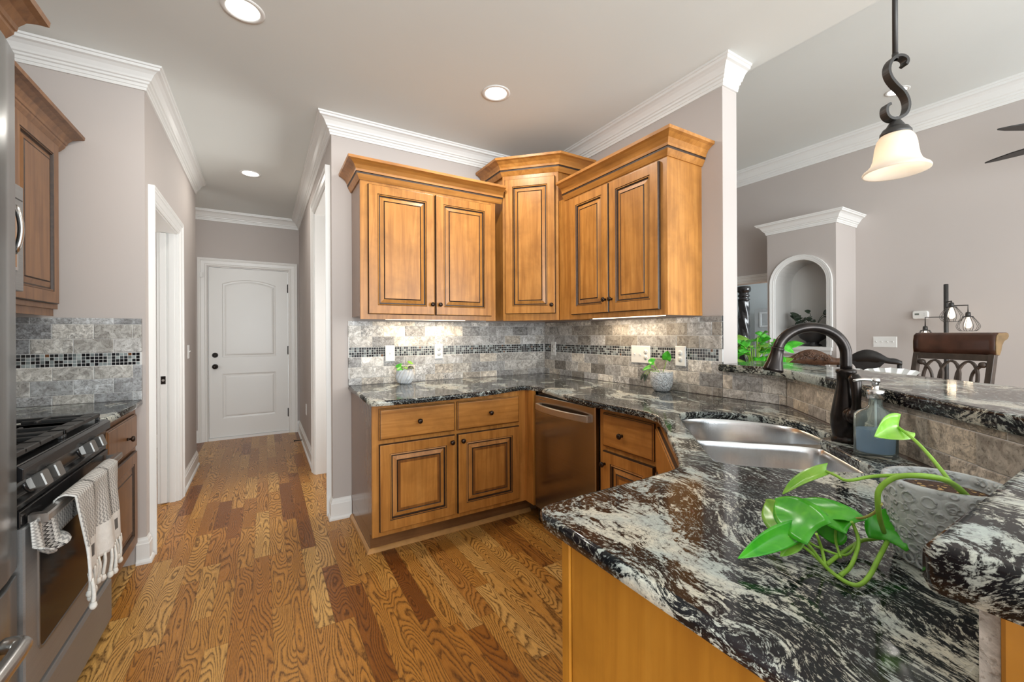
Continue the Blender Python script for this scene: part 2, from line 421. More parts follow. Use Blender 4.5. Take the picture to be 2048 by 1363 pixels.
# ------------------------------------------------------------------ mesh helpers
class MB:
    """collects faces in world coordinates; build() links them as one mesh object"""

    def __init__(s, xf=None):
        s.v = []; s.f = []; s.mi = []; s.sm = []; s.col = []; s.xf = xf; s.uv = None

    def p(s, co):
        co = V(co)
        if s.xf is not None:
            co = s.xf @ co
        s.v.append(co)
        return len(s.v) - 1

    def face(s, idx, m=0, smooth=False, col=None):
        s.f.append(tuple(idx)); s.mi.append(m); s.sm.append(smooth); s.col.append(col)

    def poly(s, pts, m=0, smooth=False, col=None):
        s.face([s.p(q) for q in pts], m, smooth, col)

    def box(s, lo, hi, m=0, col=None):
        x0, y0, z0 = lo; x1, y1, z1 = hi
        i = [s.p(q) for q in ((x0, y0, z0), (x1, y0, z0), (x1, y1, z0), (x0, y1, z0), (x0, y0, z1), (x1, y0, z1), (x1, y1, z1), (x0, y1, z1))]
        for q in ((0, 3, 2, 1), (4, 5, 6, 7), (0, 1, 5, 4), (1, 2, 6, 5), (2, 3, 7, 6), (3, 0, 4, 7)):
            s.face([i[k] for k in q], m, False, col)
        return s

    def rings(s, rings, m=0, cap0=True, cap1=True, smooth=True, closed=True):
        """rings: lists of equally many points, joined one to the next"""
        ids = [[s.p(q) for q in r] for r in rings]
        n = len(ids[0])
        for k, (a, b) in enumerate(zip(ids, ids[1:])):
            mm = m[k] if isinstance(m, (list, tuple)) else m
            for j in range(n if closed else n - 1):
                j2 = (j + 1) % n
                s.face((a[j], a[j2], b[j2], b[j]), mm, smooth)
        m0 = m[0] if isinstance(m, (list, tuple)) else m
        m1 = m[-1] if isinstance(m, (list, tuple)) else m
        if cap0:
            s.face(ids[0][::-1], m0)
        if cap1:
            s.face(ids[-1], m1)
        return s

    def lathe(s, prof, c, m=0, seg=24, ax=None, cap0=True, cap1=True, sx=1.0, sy=1.0, smooth=True):
        """prof [(r, h)] about axis ax (default z) from c"""
        A = V((0, 0, 1)) if ax is None else V(ax).normalized()
        B = A.orthogonal().normalized() if abs(A.z) < 0.99 else V((1, 0, 0))
        D = A.cross(B)
        c = V(c)
        rr = [[c + A * h + (B * cos(2 * pi * k / seg) * sx + D * sin(2 * pi * k / seg) * sy) * r for k in range(seg)] for r, h in prof]
        return s.rings(rr, m, cap0, cap1, smooth)

    def tube(s, pts, r, m=0, seg=8, smooth_n=0, cap=True):
        pts = [V(q) for q in pts]
        if not isinstance(r, (list, tuple)):
            r = [r] * len(pts)
        if smooth_n:
            pts, r = spline(pts, smooth_n, r)
        rr = []
        t0 = (pts[1] - pts[0]).normalized()
        nv = t0.orthogonal().normalized()
        for i, q in enumerate(pts):
            t = (pts[min(i + 1, len(pts) - 1)] - pts[max(i - 1, 0)]).normalized()
            nv = (nv - t * nv.dot(t))
            nv = nv.normalized() if nv.length > 1e-6 else t.orthogonal().normalized()
            b = t.cross(nv)
            rr.append([q + (nv * cos(2 * pi * k / seg) + b * sin(2 * pi * k / seg)) * r[i] for k in range(seg)])
        return s.rings(rr, m, cap, cap)

    def ribbon(s, pts, wdir, width, thick, m=0, smooth_n=0):
        """flat bar along pts; wdir is the direction of its width"""
        pts = [V(q) for q in pts]
        if smooth_n:
            pts, _ = spline(pts, smooth_n, [1] * len(pts))
        W = V(wdir).normalized()
        rr = []
        for i, q in enumerate(pts):
            t = (pts[min(i + 1, len(pts) - 1)] - pts[max(i - 1, 0)]).normalized()
            n = t.cross(W).normalized()
            rr.append([q + W * width / 2 + n * thick / 2, q - W * width / 2 + n * thick / 2, q - W * width / 2 - n * thick / 2, q + W * width / 2 - n * thick / 2])
        return s.rings(rr, m, smooth=False)

    def sweep(s, path, prof, O=(0, 0, 0), A=(1, 0, 0), B=(0, 1, 0), N=(0, 0, 1), m=0, closed=False, cap=True, smooth=False):
        """prof [(off, h)]: off to the LEFT of the path in the A,B plane, h along N; mitred corners"""
        O, A, B, N = V(O), V(A), V(B), V(N)
        P = [V(q) for q in path]
        k = len(P)
        rr = []
        for i in range(k):
            if closed:
                d0 = (P[i] - P[i - 1]).normalized(); d1 = (P[(i + 1) % k] - P[i]).normalized()
            else:
                d0 = (P[i] - P[i - 1]).normalized() if i else (P[1] - P[0]).normalized()
                d1 = (P[i + 1] - P[i]).normalized() if i < k - 1 else d0
            n0 = V((-d0.y, d0.x)); n1 = V((-d1.y, d1.x))
            mn = (n0 + n1)
            mn = mn / max(0.25, mn.dot(n0)) if mn.length > 1e-6 else n0
            rr.append([O + A * (P[i].x + mn.x * o) + B * (P[i].y + mn.y * o) + N * h for o, h in prof])
        if closed:
            rr.append(rr[0])
        return s.rings(rr, m, cap and not closed, cap and not closed, smooth)

    def slab(s, outer, z0, z1, hole=None, r=0.006, m=0):
        """worktop slab: outer outline (counter-clockwise), rounded edges, optional hole"""
        prof = [(r, z1), (r * 0.35, z1 - r * 0.12), (0.0005, z1 - r * 0.6), (0, z1 - r * 1.3), (0, z0 + r), (r * 0.4, z0)]
        rr = [[(q.x, q.y, h) for q in inset(outer, o)] for o, h in prof]
        s.rings(rr, m, False, False)
        loops = [[(q.x, q.y) for q in inset(outer, r)]]
        loopb = [[(q.x, q.y) for q in inset(outer, r * 0.4)]]
        if hole:
            hr = [[(q.x, q.y, h) for q in inset(hole, -o)] for o, h in prof]
            s.rings([list(reversed(x)) for x in hr], m, False, False)
            loops.append([(q.x, q.y) for q in inset(hole, -r)])
            loopb.append([(q.x, q.y) for q in inset(hole, -r * 0.4)])
        for lp, z, flip in ((loops, z1, False), (loopb, z0, True)):
            flat = [q for l in lp for q in l]
            tris = tessellate_polygon([[V((q[0], q[1], 0)) for q in l] for l in lp])
            ids = [s.p((q[0], q[1], z)) for q in flat]
            for t in tris:
                a, b, c = (flat[k] for k in t)
                ccw = (b[0] - a[0]) * (c[1] - a[1]) - (b[1] - a[1]) * (c[0] - a[0]) > 0
                t = t if ccw != flip else t[::-1]
                s.face([ids[k] for k in t], m)
        return s

    def raised(s, O, U, W, N, w, h, rings, mats):
        """nested rectangles from (inset, height) rings in the plane O + U*u + W*v, outward N; last ring capped"""
        O, U, W, N = V(O), V(U), V(W), V(N)
        prev = None
        for k, (i, hh) in enumerate(rings):
            ids = [s.p(O + U * a + W * b + N * hh) for a, b in ((i, i), (w - i, i), (w - i, h - i), (i, h - i))]
            if prev:
                for j in range(4):
                    s.face((prev[j], prev[(j + 1) % 4], ids[(j + 1) % 4], ids[j]), mats[k - 1])
            prev = ids
        s.face(prev, mats[-1])
        return s

    def leaf(s, base, tip, up, width, m=0, cup=0.25, droop=0.15, nl=12, nw=8, thick=0.0009):
        """heart-shaped leaf blade with a folded midrib"""
        base, tip, up = V(base), V(tip), V(up).normalized()
        d = tip - base; L = d.length; d.normalize()
        side = d.cross(up).normalized(); up = side.cross(d).normalized()
        rows = []
        for sgn in (1, -1):
            ids = []
            for i in range(nl + 1):
                t = i / nl
                wd = width * 0.5 * ((1 - ((t - 0.3) / 0.7) ** 2.1) ** 0.92 if t > 0.3 else sqrt(max(0.0, 1 - ((0.3 - t) / 0.44) ** 2)))
                if i == nl:
                    wd = 0.0004
                back = -0.11 * L * max(0, 1 - t * 3) ** 1.3
                row = []
                for j in range(nw + 1):
                    q = (j / nw) * 2 - 1
                    z = cup * wd * abs(q) ** 1.2 - droop * L * t * t + 0.03 * width * sin(7 * t + q * 2)
                    pt = base + d * (L * t + back * abs(q) ** 1.5) + side * wd * q + up * (z + sgn * thick * 0.5)
                    row.append(s.p(pt))
                ids.append(row)
            rows.append(ids)
        for k, ids in enumerate(rows):
            for i in range(nl):
                for j in range(nw):
                    q = (ids[i][j], ids[i][j + 1], ids[i + 1][j + 1], ids[i + 1][j])
                    s.face(q if k == 0 else q[::-1], m, True)
        a, b = rows
        for j in (0, nw):
            for i in range(nl):
                s.face((a[i][j], a[i + 1][j], b[i + 1][j], b[i][j]), m, True)
        for j in range(nw):
            s.face((a[0][j + 1], a[0][j], b[0][j], b[0][j + 1]), m, True)
        return s

    def build(s, name, mats, parent=None, bevel=0.0, seg=2, fix=True, auto=False):
        me = bpy.data.meshes.new(name)
        o = bpy.data.objects.new(name, me)
        if parent is None:
            lo = V((min(q.x for q in s.v), min(q.y for q in s.v), min(q.z for q in s.v)))
            hi = V((max(q.x for q in s.v), max(q.y for q in s.v), max(q.z for q in s.v)))
            org = V(((lo.x + hi.x) / 2, (lo.y + hi.y) / 2, lo.z))
            o.location = org
            o['_o'] = list(org)
        else:
            org = V(parent['_o'])
            o['_o'] = list(org)
            o.parent = parent
        me.from_pydata([q - org for q in s.v], [], s.f)
        for m in (mats if isinstance(mats, (list, tuple)) else [mats]):
            me.materials.append(MT[m] if isinstance(m, str) else m)
        for pg, mi, sm in zip(me.polygons, s.mi, s.sm):
            pg.material_index = mi; pg.use_smooth = sm
        if any(c is not None for c in s.col):
            ca = me.color_attributes.new('tint', 'FLOAT_COLOR', 'CORNER')
            for pg, c in zip(me.polygons, s.col):
                c = c or (0.5, 0.5, 0.5)
                for li in pg.loop_indices:
                    ca.data[li].color = (c[0], c[1], c[2], c[3] if len(c) > 3 else 1.0)
        if s.uv:
            ul = me.uv_layers.new(name='uv')
            for pg in me.polygons:
                for li, vi in zip(pg.loop_indices, pg.vertices):
                    ul.data[li].uv = s.uv[vi]
        if fix:
            bm = bmesh.new(); bm.from_mesh(me)
            bmesh.ops.recalc_face_normals(bm, faces=bm.faces)
            bm.to_mesh(me); bm.free()
        me.update()
        COL.objects.link(o)
        if bevel:
            b = o.modifiers.new('bevel', 'BEVEL'); b.width = bevel; b.segments = seg; b.limit_method = 'ANGLE'; b.angle_limit = radians(40)
        return o


def spline(pts, n, r):
    out, ro = [], []
    P = [pts[0] * 2 - pts[1]] + pts + [pts[-1] * 2 - pts[-2]]
    for i in range(1, len(P) - 2):
        for k in range(n):
            t = k / n
            a, b, c, d = P[i - 1], P[i], P[i + 1], P[i + 2]
            out.append(0.5 * ((2 * b) + (c - a) * t + (2 * a - 5 * b + 4 * c - d) * t * t + (3 * b - a - 3 * c + d) * t ** 3))
            ro.append(r[i - 1] * (1 - t) + r[i] * t)
    out.append(pts[-1]); ro.append(r[-1])
    return out, ro


def inset(poly, d):
    """moves a counter-clockwise outline inward by d (outward when negative)"""
    P = [V((q[0], q[1])) for q in poly]
    k = len(P); out = []
    for i in range(k):
        d0 = (P[i] - P[i - 1]).normalized(); d1 = (P[(i + 1) % k] - P[i]).normalized()
        n0 = V((-d0.y, d0.x)); n1 = V((-d1.y, d1.x))
        mn = n0 + n1
        mn = mn / max(0.35, mn.dot(n0)) if mn.length > 1e-6 else n0
        out.append(P[i] + mn * d)
    return out


def smooth_loop(poly, n=4):
    P = [V((q[0], q[1], 0)) for q in poly]
    k = len(P); out = []
    for i in range(k):
        a, b, c, d = P[i - 1], P[i], P[(i + 1) % k], P[(i + 2) % k]
        for j in range(n):
            t = j / n
            out.append(0.5 * ((2 * b) + (c - a) * t + (2 * a - 5 * b + 4 * c - d) * t * t + (3 * b - a - 3 * c + d) * t ** 3))
    return [(q.x, q.y) for q in out]


def round_poly(poly, r, n=4):
    """rounds each corner of an outline; r a number or one per corner"""
    P = [V((q[0], q[1])) for q in poly]
    k = len(P); out = []
    for i in range(k):
        ri = r[i] if isinstance(r, (list, tuple)) else r
        a, b, c = P[i - 1], P[i], P[(i + 1) % k]
        if ri <= 0:
            out.append((b.x, b.y)); continue
        e0 = (a - b); e1 = (c - b)
        t = min(ri, e0.length * 0.48, e1.length * 0.48)
        s0 = b + e0.normalized() * t; s1 = b + e1.normalized() * t
        for j in range(n + 1):
            u = j / n
            q = s0 * (1 - u) ** 2 + b * 2 * u * (1 - u) + s1 * u * u
            out.append((q.x, q.y))
    return out


def tag(o, label, cat, group=None, kind=None):
    if label: o['label'] = label
    if cat: o['category'] = cat
    if group: o['group'] = group
    if kind: o['kind'] = kind
    return o


def thing(name, loc, label, cat, group=None):
    o = bpy.data.objects.new(name, None)
    o.empty_display_size = 0.1
    o.location = loc; o['_o'] = list(loc)
    COL.objects.link(o)
    return tag(o, label, cat, group)


def struct(name, mb, mats, parent=None, bevel=0.0):
    o = mb.build(name, mats, parent, bevel)
    if parent is None:
        o['kind'] = 'structure'
    return o


def copy_tree(o, parent=None):
    c = o.copy(); COL.objects.link(c)
    if parent is not None:
        c.parent = parent
    for ch in [x for x in bpy.data.objects if x.parent == o]:
        copy_tree(ch, c)
    return c


def wallframe(O, A, N):
    """matrix for a wall-mounted frame: x along A, y outward N, z up"""
    A, N = V(A).normalized(), V(N).normalized()
    m = Matrix((A, N, V((0, 0, 1)))).transposed().to_4x4()
    m.translation = V(O)
    return m

# ================================================================== THE ROOM
ZC, ZL = 2.765, 3.45            # kitchen and living-room ceilings
XR, YB = 2.2, 3.085             # right and back kitchen walls
XH, XS, YS = 0.405, -0.57, 3.06  # hall right wall, hall left wall, stub wall beside the range
YE, XLV = 6.13, 5.6             # hall end wall, living-room wall

b = MB(); b.box((-4, -3.4, -0.06), (9.4, 9.5, 0)); struct('floor', b, 'floor')
b = MB()
b.box((-3.6, -1.6, ZC), (2.385, 6.4, 3.6)); struct('ceiling', b, 'ceiling')
b = MB(); b.box((2.385, -3.2, ZL), (9.4, 9.5, 3.6)); struct('ceiling_living', b, 'ceiling')

b = MB()
b.box((XH, YB, 0), (2.335, YB + 0.12, ZC)); struct('wall_back', b, 'wall')
b = MB(); b.box((XR, 1.377, 0), (2.335, YB, ZC)); struct('wall_right', b, 'wall')
# hall right wall with a tall cased opening
b = MB()
b.box((XH, 3.205, 0), (XH + 0.12, 3.25, ZC)); b.box((XH, 4.165, 0), (XH + 0.12, YE, ZC)); b.box((XH, 3.25, 2.375), (XH + 0.12, 4.165, ZC))
struct('wall_hall_right', b, 'wall')
b = MB(); b.box((1.5, 3.205, 0), (1.62, YE, ZC)); struct('wall_pantry', b, 'wall')
# hall end wall with the exterior door
b = MB()
b.box((-2.0, YE, 0), (-0.575, YE + 0.14, ZC)); b.box((0.282, YE, 0), (1.62, YE + 0.14, ZC)); b.box((-0.575, YE, 2.10), (0.282, YE + 0.14, ZC))
struct('wall_hall_end', b, 'wall')
# hall left wall with a doorway
DL0, DL1, DLH = 3.215, 4.075, 2.065
b = MB()
b.box((XS - 0.12, YS, 0), (XS, DL0, ZC)); b.box((XS - 0.12, DL1, 0), (XS, 5.08, ZC)); b.box((XS - 0.12, DL0, DLH), (XS, DL1, ZC))
struct('wall_hall_left', b, 'wall')
b = MB(); b.box((-1.34, YS, 0), (XS - 0.12, YS + 0.12, ZC)); struct('wall_range_end', b, 'wall')
b = MB(); b.box((-1.34, -1.6, 0), (-1.22, YS, ZC)); struct('wall_left', b, 'wall')
b = MB(); b.box((-2.2, 3.18, 0), (-2.08, YE, ZC)); struct('wall_side_room', b, 'wall')
# living room wall with the bedroom doorway
b = MB()
b.box((XLV, -3.2, 0), (XLV + 0.13, 2.72, ZL)); b.box((XLV, 4.0, 0), (XLV + 0.13, 8.0, ZL)); b.box((XLV, 2.72, 1.93), (XLV + 0.13, 4.0, ZL))
struct('wall_living', b, 'wall')
b = MB(); b.box((2.335, 6.4, 0), (XLV, 6.5, ZL)); struct('wall_living_back', b, 'wall')
b = MB(); b.box((9.2, 0.5, 0), (9.3, 9.0, ZL)); b.box((5.73, 8.9, 0), (9.2, 9.0, ZL)); struct('wall_bedroom', b, 'bedwall')

# ---- mouldings
CROWN = [(0, -0.118), (0.010, -0.118), (0.012, -0.104), (0.016, -0.102), (0.017, -0.088), (0.026, -0.084), (0.028, -0.074), (0.036, -0.070), (0.040, -0.060),
         (0.052, -0.040), (0.066, -0.028), (0.080, -0.024), (0.083, -0.012), (0.090, -0.010), (0.092, 0.0), (0, 0)]
b = MB()
b.sweep([(2.335, 1.377), (XR, 1.377), (XR, YB), (XH, YB), (XH, YE), (-2.0, YE)], CROWN, O=(0, 0, ZC)); struct('trim_1', b, 'trim')
b = MB(); b.sweep([(XS, 5.06), (XS, YS), (-1.22, YS)], CROWN, O=(0, 0, ZC)); struct('trim_2', b, 'trim')
LCROWN = [(o * 1.25, h * 1.62) for o, h in CROWN]
b = MB(); b.sweep([(XLV, -3.0), (XLV, 6.4)], LCROWN, O=(0, 0, ZL)); struct('trim_3', b, 'trim')

BASE = [(0, 0), (0.027, 0), (0.027, 0.012), (0.021, 0.022), (0.016, 0.024), (0.016, 0.108), (0.012, 0.112), (0.010, 0.126), (0.005, 0.134), (0.004, 0.142), (0, 0.142)]
for k, (nm, path) in enumerate((('back', [(0.524, YB), (XH, YB), (XH, 3.155)]), ('hall_right', [(XH, 4.262), (XH, YE), (0.378, YE)]),
                                ('hall_left', [(XS, 5.08), (XS, 4.172)]), ('stub', [(XS, 3.118), (XS, YS), (-0.612, YS)]), ('hall_end', [(-0.672, YE), (-1.2, YE)]))):
    b = MB(); b.sweep(path, BASE); struct('baseboard_' + nm, b, 'trim')

CAS = [(0, 0), (0, 0.012), (0.010, 0.017), (0.020, 0.015), (0.026, 0.020), (0.060, 0.024), (0.066, 0.029), (0.074, 0.027), (0.082, 0.031), (0.092, 0.031), (0.092, 0)]


def casing(name, O, A, N, s0, s1, h, prof=CAS, parent=None):
    """door casing round an opening s0..s1 by h on a wall plane"""
    b = MB()
    b.sweep([(s1, 0), (s1, h), (s0, h), (s0, 0)][::-1], prof, O=O, A=A, B=(0, 0, 1), N=N)
    return struct(name, b, 'trim', parent)


casing('trim_4', (XS, 0, 0), (0, 1, 0), (1, 0, 0), DL0 + 0.01, DL1 - 0.01, DLH - 0.01)
# tall cased opening on the right of the hall
casing('trim_5', (XH, 0, 0), (0, 1, 0), (-1, 0, 0), 3.252, 4.163, 2.373)
b = MB(); b.box((XH - 0.004, 3.2505, 0), (XH + 0.124, 3.2655, 2.374)); b.box((XH - 0.004, 4.149, 0), (XH + 0.124, 4.1645, 2.374)); b.box((XH - 0.004, 3.2655, 2.36), (XH + 0.124, 4.149, 2.3745)); struct('trim_6', b, 'trim')
# left doorway: jamb, stop and the edge of a pocket door with its pull
b = MB()
b.box((XS - 0.122, DL1 - 0.0155, 0), (XS + 0.003, DL1 - 0.0005, DLH)); b.box((XS - 0.122, DL0 + 0.0005, 0), (XS + 0.003, DL0 + 0.0155, DLH)); b.box((XS - 0.122, DL0 + 0.0155, DLH - 0.016), (XS + 0.003, DL1 - 0.0155, DLH - 0.0005))
b.box((XS - 0.05, DL1 - 0.026, 0), (XS - 0.015, DL1 - 0.0155, DLH - 0.016))
struct('trim_7', b, 'trim')
b = MB(); b.box((XS - 0.098, DL1 - 0.05, 0.01), (XS - 0.062, DL1 - 0.0158, DLH - 0.02))
pd = struct('door_2', b, 'door', bevel=0.002)
b = MB(); b.box((XS - 0.0945, DL1 - 0.053, 0.905), (XS - 0.0655, DL1 - 0.0495, 0.965)); b.build('pocket_pull', 'bronze', pd, 0.004)
b = MB(); b.lathe([(0.009, 0), (0.009, 0.002)], (XS - 0.08, DL1 - 0.0525, 0.935), ax=(0, -1, 0), seg=12); b.build('pull_cup', 'chrome', pd)

# ---- hall end door (two-panel, arched top panel)
casing('trim_8', (0, YE, 0), (1, 0, 0), (0, -1, 0), -0.578, 0.285, 2.103)
b = MB(); b.box((-0.5755, YE + 0.001, 0), (-0.569, YE + 0.12, 2.10)); b.box((0.275, YE + 0.001, 0), (0.2825, YE + 0.12, 2.10)); b.box((-0.569, YE + 0.001, 2.093), (0.275, YE + 0.12, 2.10)); b.box((-0.569, YE - 0.012, 0), (0.275, YE + 0.12, 0.028))
struct('trim_9', b, 'trim')


def end_door():
    x0, x1, z0, z1, y = -0.566, 0.272, 0.032, 2.09, YE + 0.012
    b = MB()

    def outline(x0, x1, z0, z1, arch, i, n=12):
        pts = [(x0 + i, z0 + i), (x1 - i, z0 + i)]
        if arch:
            for k in range(n + 1):
                t = k / n
                xx = x1 - i + (x0 - x1 + 2 * i) * t
                pts.append((xx, z1 - i - arch + arch * (1 - (2 * t - 1) ** 2)))
        else:
            pts += [(x1 - i, z1 - i), (x0 + i, z1 - i)]
        return pts
    P1 = (-0.432, 0.134, 1.00, 1.955, 0.055); P2 = (-0.432, 0.134, 0.255, 0.800, 0)
    outer = [(x0, z0), (x1, z0), (x1, z1), (x0, z1)]
    loops = [outer, outline(*P1, 0), outline(*P2, 0)]
    flat = [q for l in loops for q in l]
    ids = [b.p((q[0], y, q[1])) for q in flat]
    for t in tessellate_polygon([[V((q[0], q[1], 0)) for q in l] for l in loops]):
        b.face([ids[k] for k in t])
    for P in (P1, P2):
        rr = [[(q[0], y + d, q[1]) for q in outline(*P, i)] for i, d in ((0, 0), (0.008, 0.006), (0.022, 0.008), (0.034, 0.002), (0.045, 0.001))]
        b.rings(rr, 0, False, True, False)
    b.rings([[(q[0], yy, q[1]) for q in outer] for yy in (y, y + 0.044)], 0, False, True, False)
    d = struct('door_1', b, 'door')
    for zz in (0.891, 1.03):
        k = MB()
        k.lathe([(0.030, 0), (0.031, 0.004), (0.026, 0.008)], (-0.505, y, zz), ax=(0, -1, 0), seg=20)
        if zz < 1:
            k.lathe([(0.011, 0.008), (0.011, 0.03), (0.024, 0.038), (0.027, 0.052), (0.020, 0.064), (0.004, 0.067)], (-0.505, y, zz), ax=(0, -1, 0), seg=20)
            k.build('door_knob', 'bronze', d)
        else:
            k.lathe([(0.019, 0.008), (0.018, 0.018), (0.004, 0.019)], (-0.505, y, zz), ax=(0, -1, 0), seg=20)
            k.box((-0.508, y - 0.032, zz - 0.012), (-0.502, y - 0.018, zz + 0.012))
            k.build('deadbolt', 'bronze', d)
    for zz in (1.872, 1.071, 0.264):
        k = MB(); k.box((0.264, y - 0.006, zz - 0.05), (0.280, y - 0.0005, zz + 0.05)); k.lathe([(0.006, -0.055), (0.006, 0.055)], (0.272, y - 0.007, zz), seg=10)
        k.build('hinge', 'iron', d)


end_door()
b = MB(); b.box((-0.645, YE - 0.047, 1.958), (-0.615, YE - 0.0315, 2.015)); tag(b.build('alarm_sensor', 'white', None, 0.003), 'small white contact sensor on the hall door casing', 'sensor')
b = MB(); b.tube([(XH - 0.0275, 5.39, 0.05), (XH - 0.045, 5.39, 0.05), (XH - 0.10, 5.392, 0.05)], 0.006); b.lathe([(0.010, 0), (0.010, 0.012)], (XH - 0.10, 5.392, 0.05), ax=(-1, 0, 0), seg=12)
tag(b.build('door_stop', 'iron'), 'small dark door stop on the hall baseboard near the end door', 'door stop')

# ---- columnar wall niche in the living room
CX, CY0, CY1, CZ = 5.12, 1.968, 2.655, 2.54
NY0, NY1, NZ0, NZT = 2.055, 2.565, 1.115, 2.075


def niche_outline(i, n=16):
    y0, y1 = NY0 + i, NY1 - i
    r = (y1 - y0) / 2
    zc = NZT - i - r
    return [(y0, NZ0 + i), (y1, NZ0 + i)] + [((y0 + y1) / 2 + r * cos(pi * k / n), zc + r * sin(pi * k / n)) for k in range(n + 1)]


b = MB()
outer = [(CY0, 0), (CY1, 0), (CY1, CZ), (CY0, CZ)]
lp = [outer, niche_outline(0)]
flat = [q for l in lp for q in l]
ids = [b.p((CX, q[0], q[1])) for q in flat]
for t in tessellate_polygon([[V((q[0], q[1], 0)) for q in l] for l in lp]):
    b.face([ids[k] for k in t])
b.rings([[(CX, q[0], q[1]) for q in niche_outline(0)], [(CX + 0.36, q[0], q[1]) for q in niche_outline(0)]], 1, False, True, False)
b.rings([[(x, q[0], q[1]) for q in outer] for x in (CX, XLV - 0.001)], 0, False, True, False)
struct('wall_niche', b, ['wall', 'niche'])
b = MB(); b.sweep([(XLV, CY1 - 0.0), (CX, CY1), (CX, CY0), (XLV, CY0)][::-1], [(o * 1.05, h * 1.05) for o, h in CROWN], O=(0, 0, CZ)); struct('trim_10', b, 'trim')
b = MB()
arch = niche_outline(0)
pth = [(q[0], q[1]) for q in arch[1:]] + [(NY0, NZ0)]
b.sweep(pth[::-1], [(o * 0.62, h * 0.75) for o, h in CAS], O=(CX, 0, 0), A=(0, 1, 0), B=(0, 0, 1), N=(-1, 0, 0)); struct('trim_11', b, 'trim')
b = MB()
b.box((CX - 0.035, NY0 - 0.055, NZ0 - 0.04), (CX + 0.01, NY1 + 0.055, NZ0 - 0.002)); b.box((CX - 0.018, NY0 - 0.045, NZ0 - 0.085), (CX - 0.0005, NY1 + 0.045, NZ0 - 0.04))
b.raised((CX - 0.0005, NY1 + 0.03, 0.2), (0, -1, 0), (0, 0, 1), (-1, 0, 0), NY1 - NY0 + 0.06, 0.80, [(0, 0), (0, 0.016), (0.035, 0.016), (0.045, 0.006), (0.07, 0.006), (0.085, 0.014)], [0] * 6)
struct('trim_12', b, 'trim', bevel=0.003)
# bedroom doorway head casing
casing('trim_13', (XLV, 0, 0), (0, 1, 0), (-1, 0, 0), 2.72, 4.0, 1.93, [(o * 1.15, h) for o, h in CAS])

# ---- bar half wall behind the raised tops, its kitchen face following the counter
bar_in = [(XR, 1.376), (XR, 1.0437), (1.2498, 0.0935), (0.56, 0.0935)]
bar_out = [(0.56, -0.04), (1.3055, -0.04), (2.335, 0.9895), (2.335, 1.376)]
b = MB()
pl = (bar_in + bar_out)[::-1]
b.rings([[(q[0], q[1], z) for q in pl] for z in (0, 1.06)], [0], True, True, False)
wb = struct('wall_bar', b, 'wall')
b = MB(); b.raised((0.5595, 0.092, 0.0), (0, -1, 0), (0, 0, 1), (-1, 0, 0), 0.131, 1.058, [(0, 0), (0, 0.006), (0.003, 0.008)], [0, 0, 0])
b.build('end_panel', 'woodpanel', wb)


# ---- recessed ceiling lights
def can(x, y, z, label, power=7.0):
    t = thing('recessed_light', (x, y, z), label, 'ceiling light', 'recessed lights')
    b = MB(); b.lathe([(0.066, 0.0), (0.070, -0.004), (0.086, -0.004), (0.088, -0.0002)], (x, y, z), cap0=False, cap1=False, seg=32)
    b.lathe([(0.066, -0.0005), (0.058, 0.03), (0.050, 0.05)], (x, y, z), cap0=False, cap1=False, seg=32)
    b.build('trim_ring', 'white', t)
    b = MB(); b.lathe([(0.0005, -0.0025), (0.064, -0.0025), (0.064, -0.0012), (0.0005, -0.0012)], (x, y, z), seg=32); b.build('lens', 'lamp_on', t)
    l = bpy.data.lights.new('can_light', 'AREA'); l.shape = 'DISK'; l.size = 0.12; l.energy = power; l.color = (1.0, 0.95, 0.87)
    o = bpy.data.objects.new('can_light', l); o.location = (0, 0, -0.006); o.parent = t; COL.objects.link(o)
    return t


can(1.244, 2.255, ZC, 'round recessed ceiling light above the corner cabinets, just left of centre')
can(-0.075, 2.262, ZC, 'large recessed ceiling light nearest the camera, cut off by the top edge')
can(-0.098, 4.53, ZC, 'recessed ceiling light in the hallway in front of the white door', 3.2)
can(4.93, 1.42, ZL, 'recessed light in the living room ceiling, seen behind the pendant scroll', 0.8)


# ================================================================== KITCHEN CABINETS
def rp_door(mb, O, U, N, w, h):
    """raised-panel door with dark glaze in its grooves: slot 0 stiles, 1 glaze, 2 panel"""
    s = 0.058
    rings = [(0, 0), (0.0, 0.013), (0.004, 0.020), (0.0065, 0.0205), (s, 0.0205), (s + 0.003, 0.0165), (s + 0.009, 0.0195), (s + 0.012, 0.011), (s + 0.018, 0.011), (s + 0.040, 0.018), (s + 0.0435, 0.0155), (s + 0.047, 0.0195), (s + 0.062, 0.0195)]
    mats = [1, 1, 0, 0, 1, 0, 1, 1, 2, 1, 1, 3 if w * h < 0.3 else 2, 2]
    mb.raised(O, U, (0, 0, 1), N, w, h, rings, mats)


def drawer_front(mb, O, U, N, w, h):
    mb.raised(O, U, (0, 0, 1), N, w, h, [(0, 0), (0, 0.012), (0.004, 0.0165), (0.0065, 0.0175), (0.009, 0.020), (0.013, 0.0205)], [1, 0, 1, 0, 0, 0])


def knob(parent, c, N):
    b = MB()
    b.lathe([(0.008, 0), (0.0065, 0.006), (0.006, 0.014), (0.013, 0.018), (0.0155, 0.024), (0.012, 0.030), (0.002, 0.0315)], c, ax=N, seg=16)
    b.build('knob', 'knob', parent)


CABCROWN = [(0, -0.018), (0.006, -0.018), (0.012, -0.008), (0.024, 0.014), (0.025, 0.023), (0.029, 0.026), (0.031, 0.040), (0.044, 0.062), (0.066, 0.078), (0.082, 0.084), (0.084, 0.100), (0, 0.100)]
CABCROWN_M = [0, 0, 0, 0, 1, 1, 0, 0, 0, 0, 0, 0]


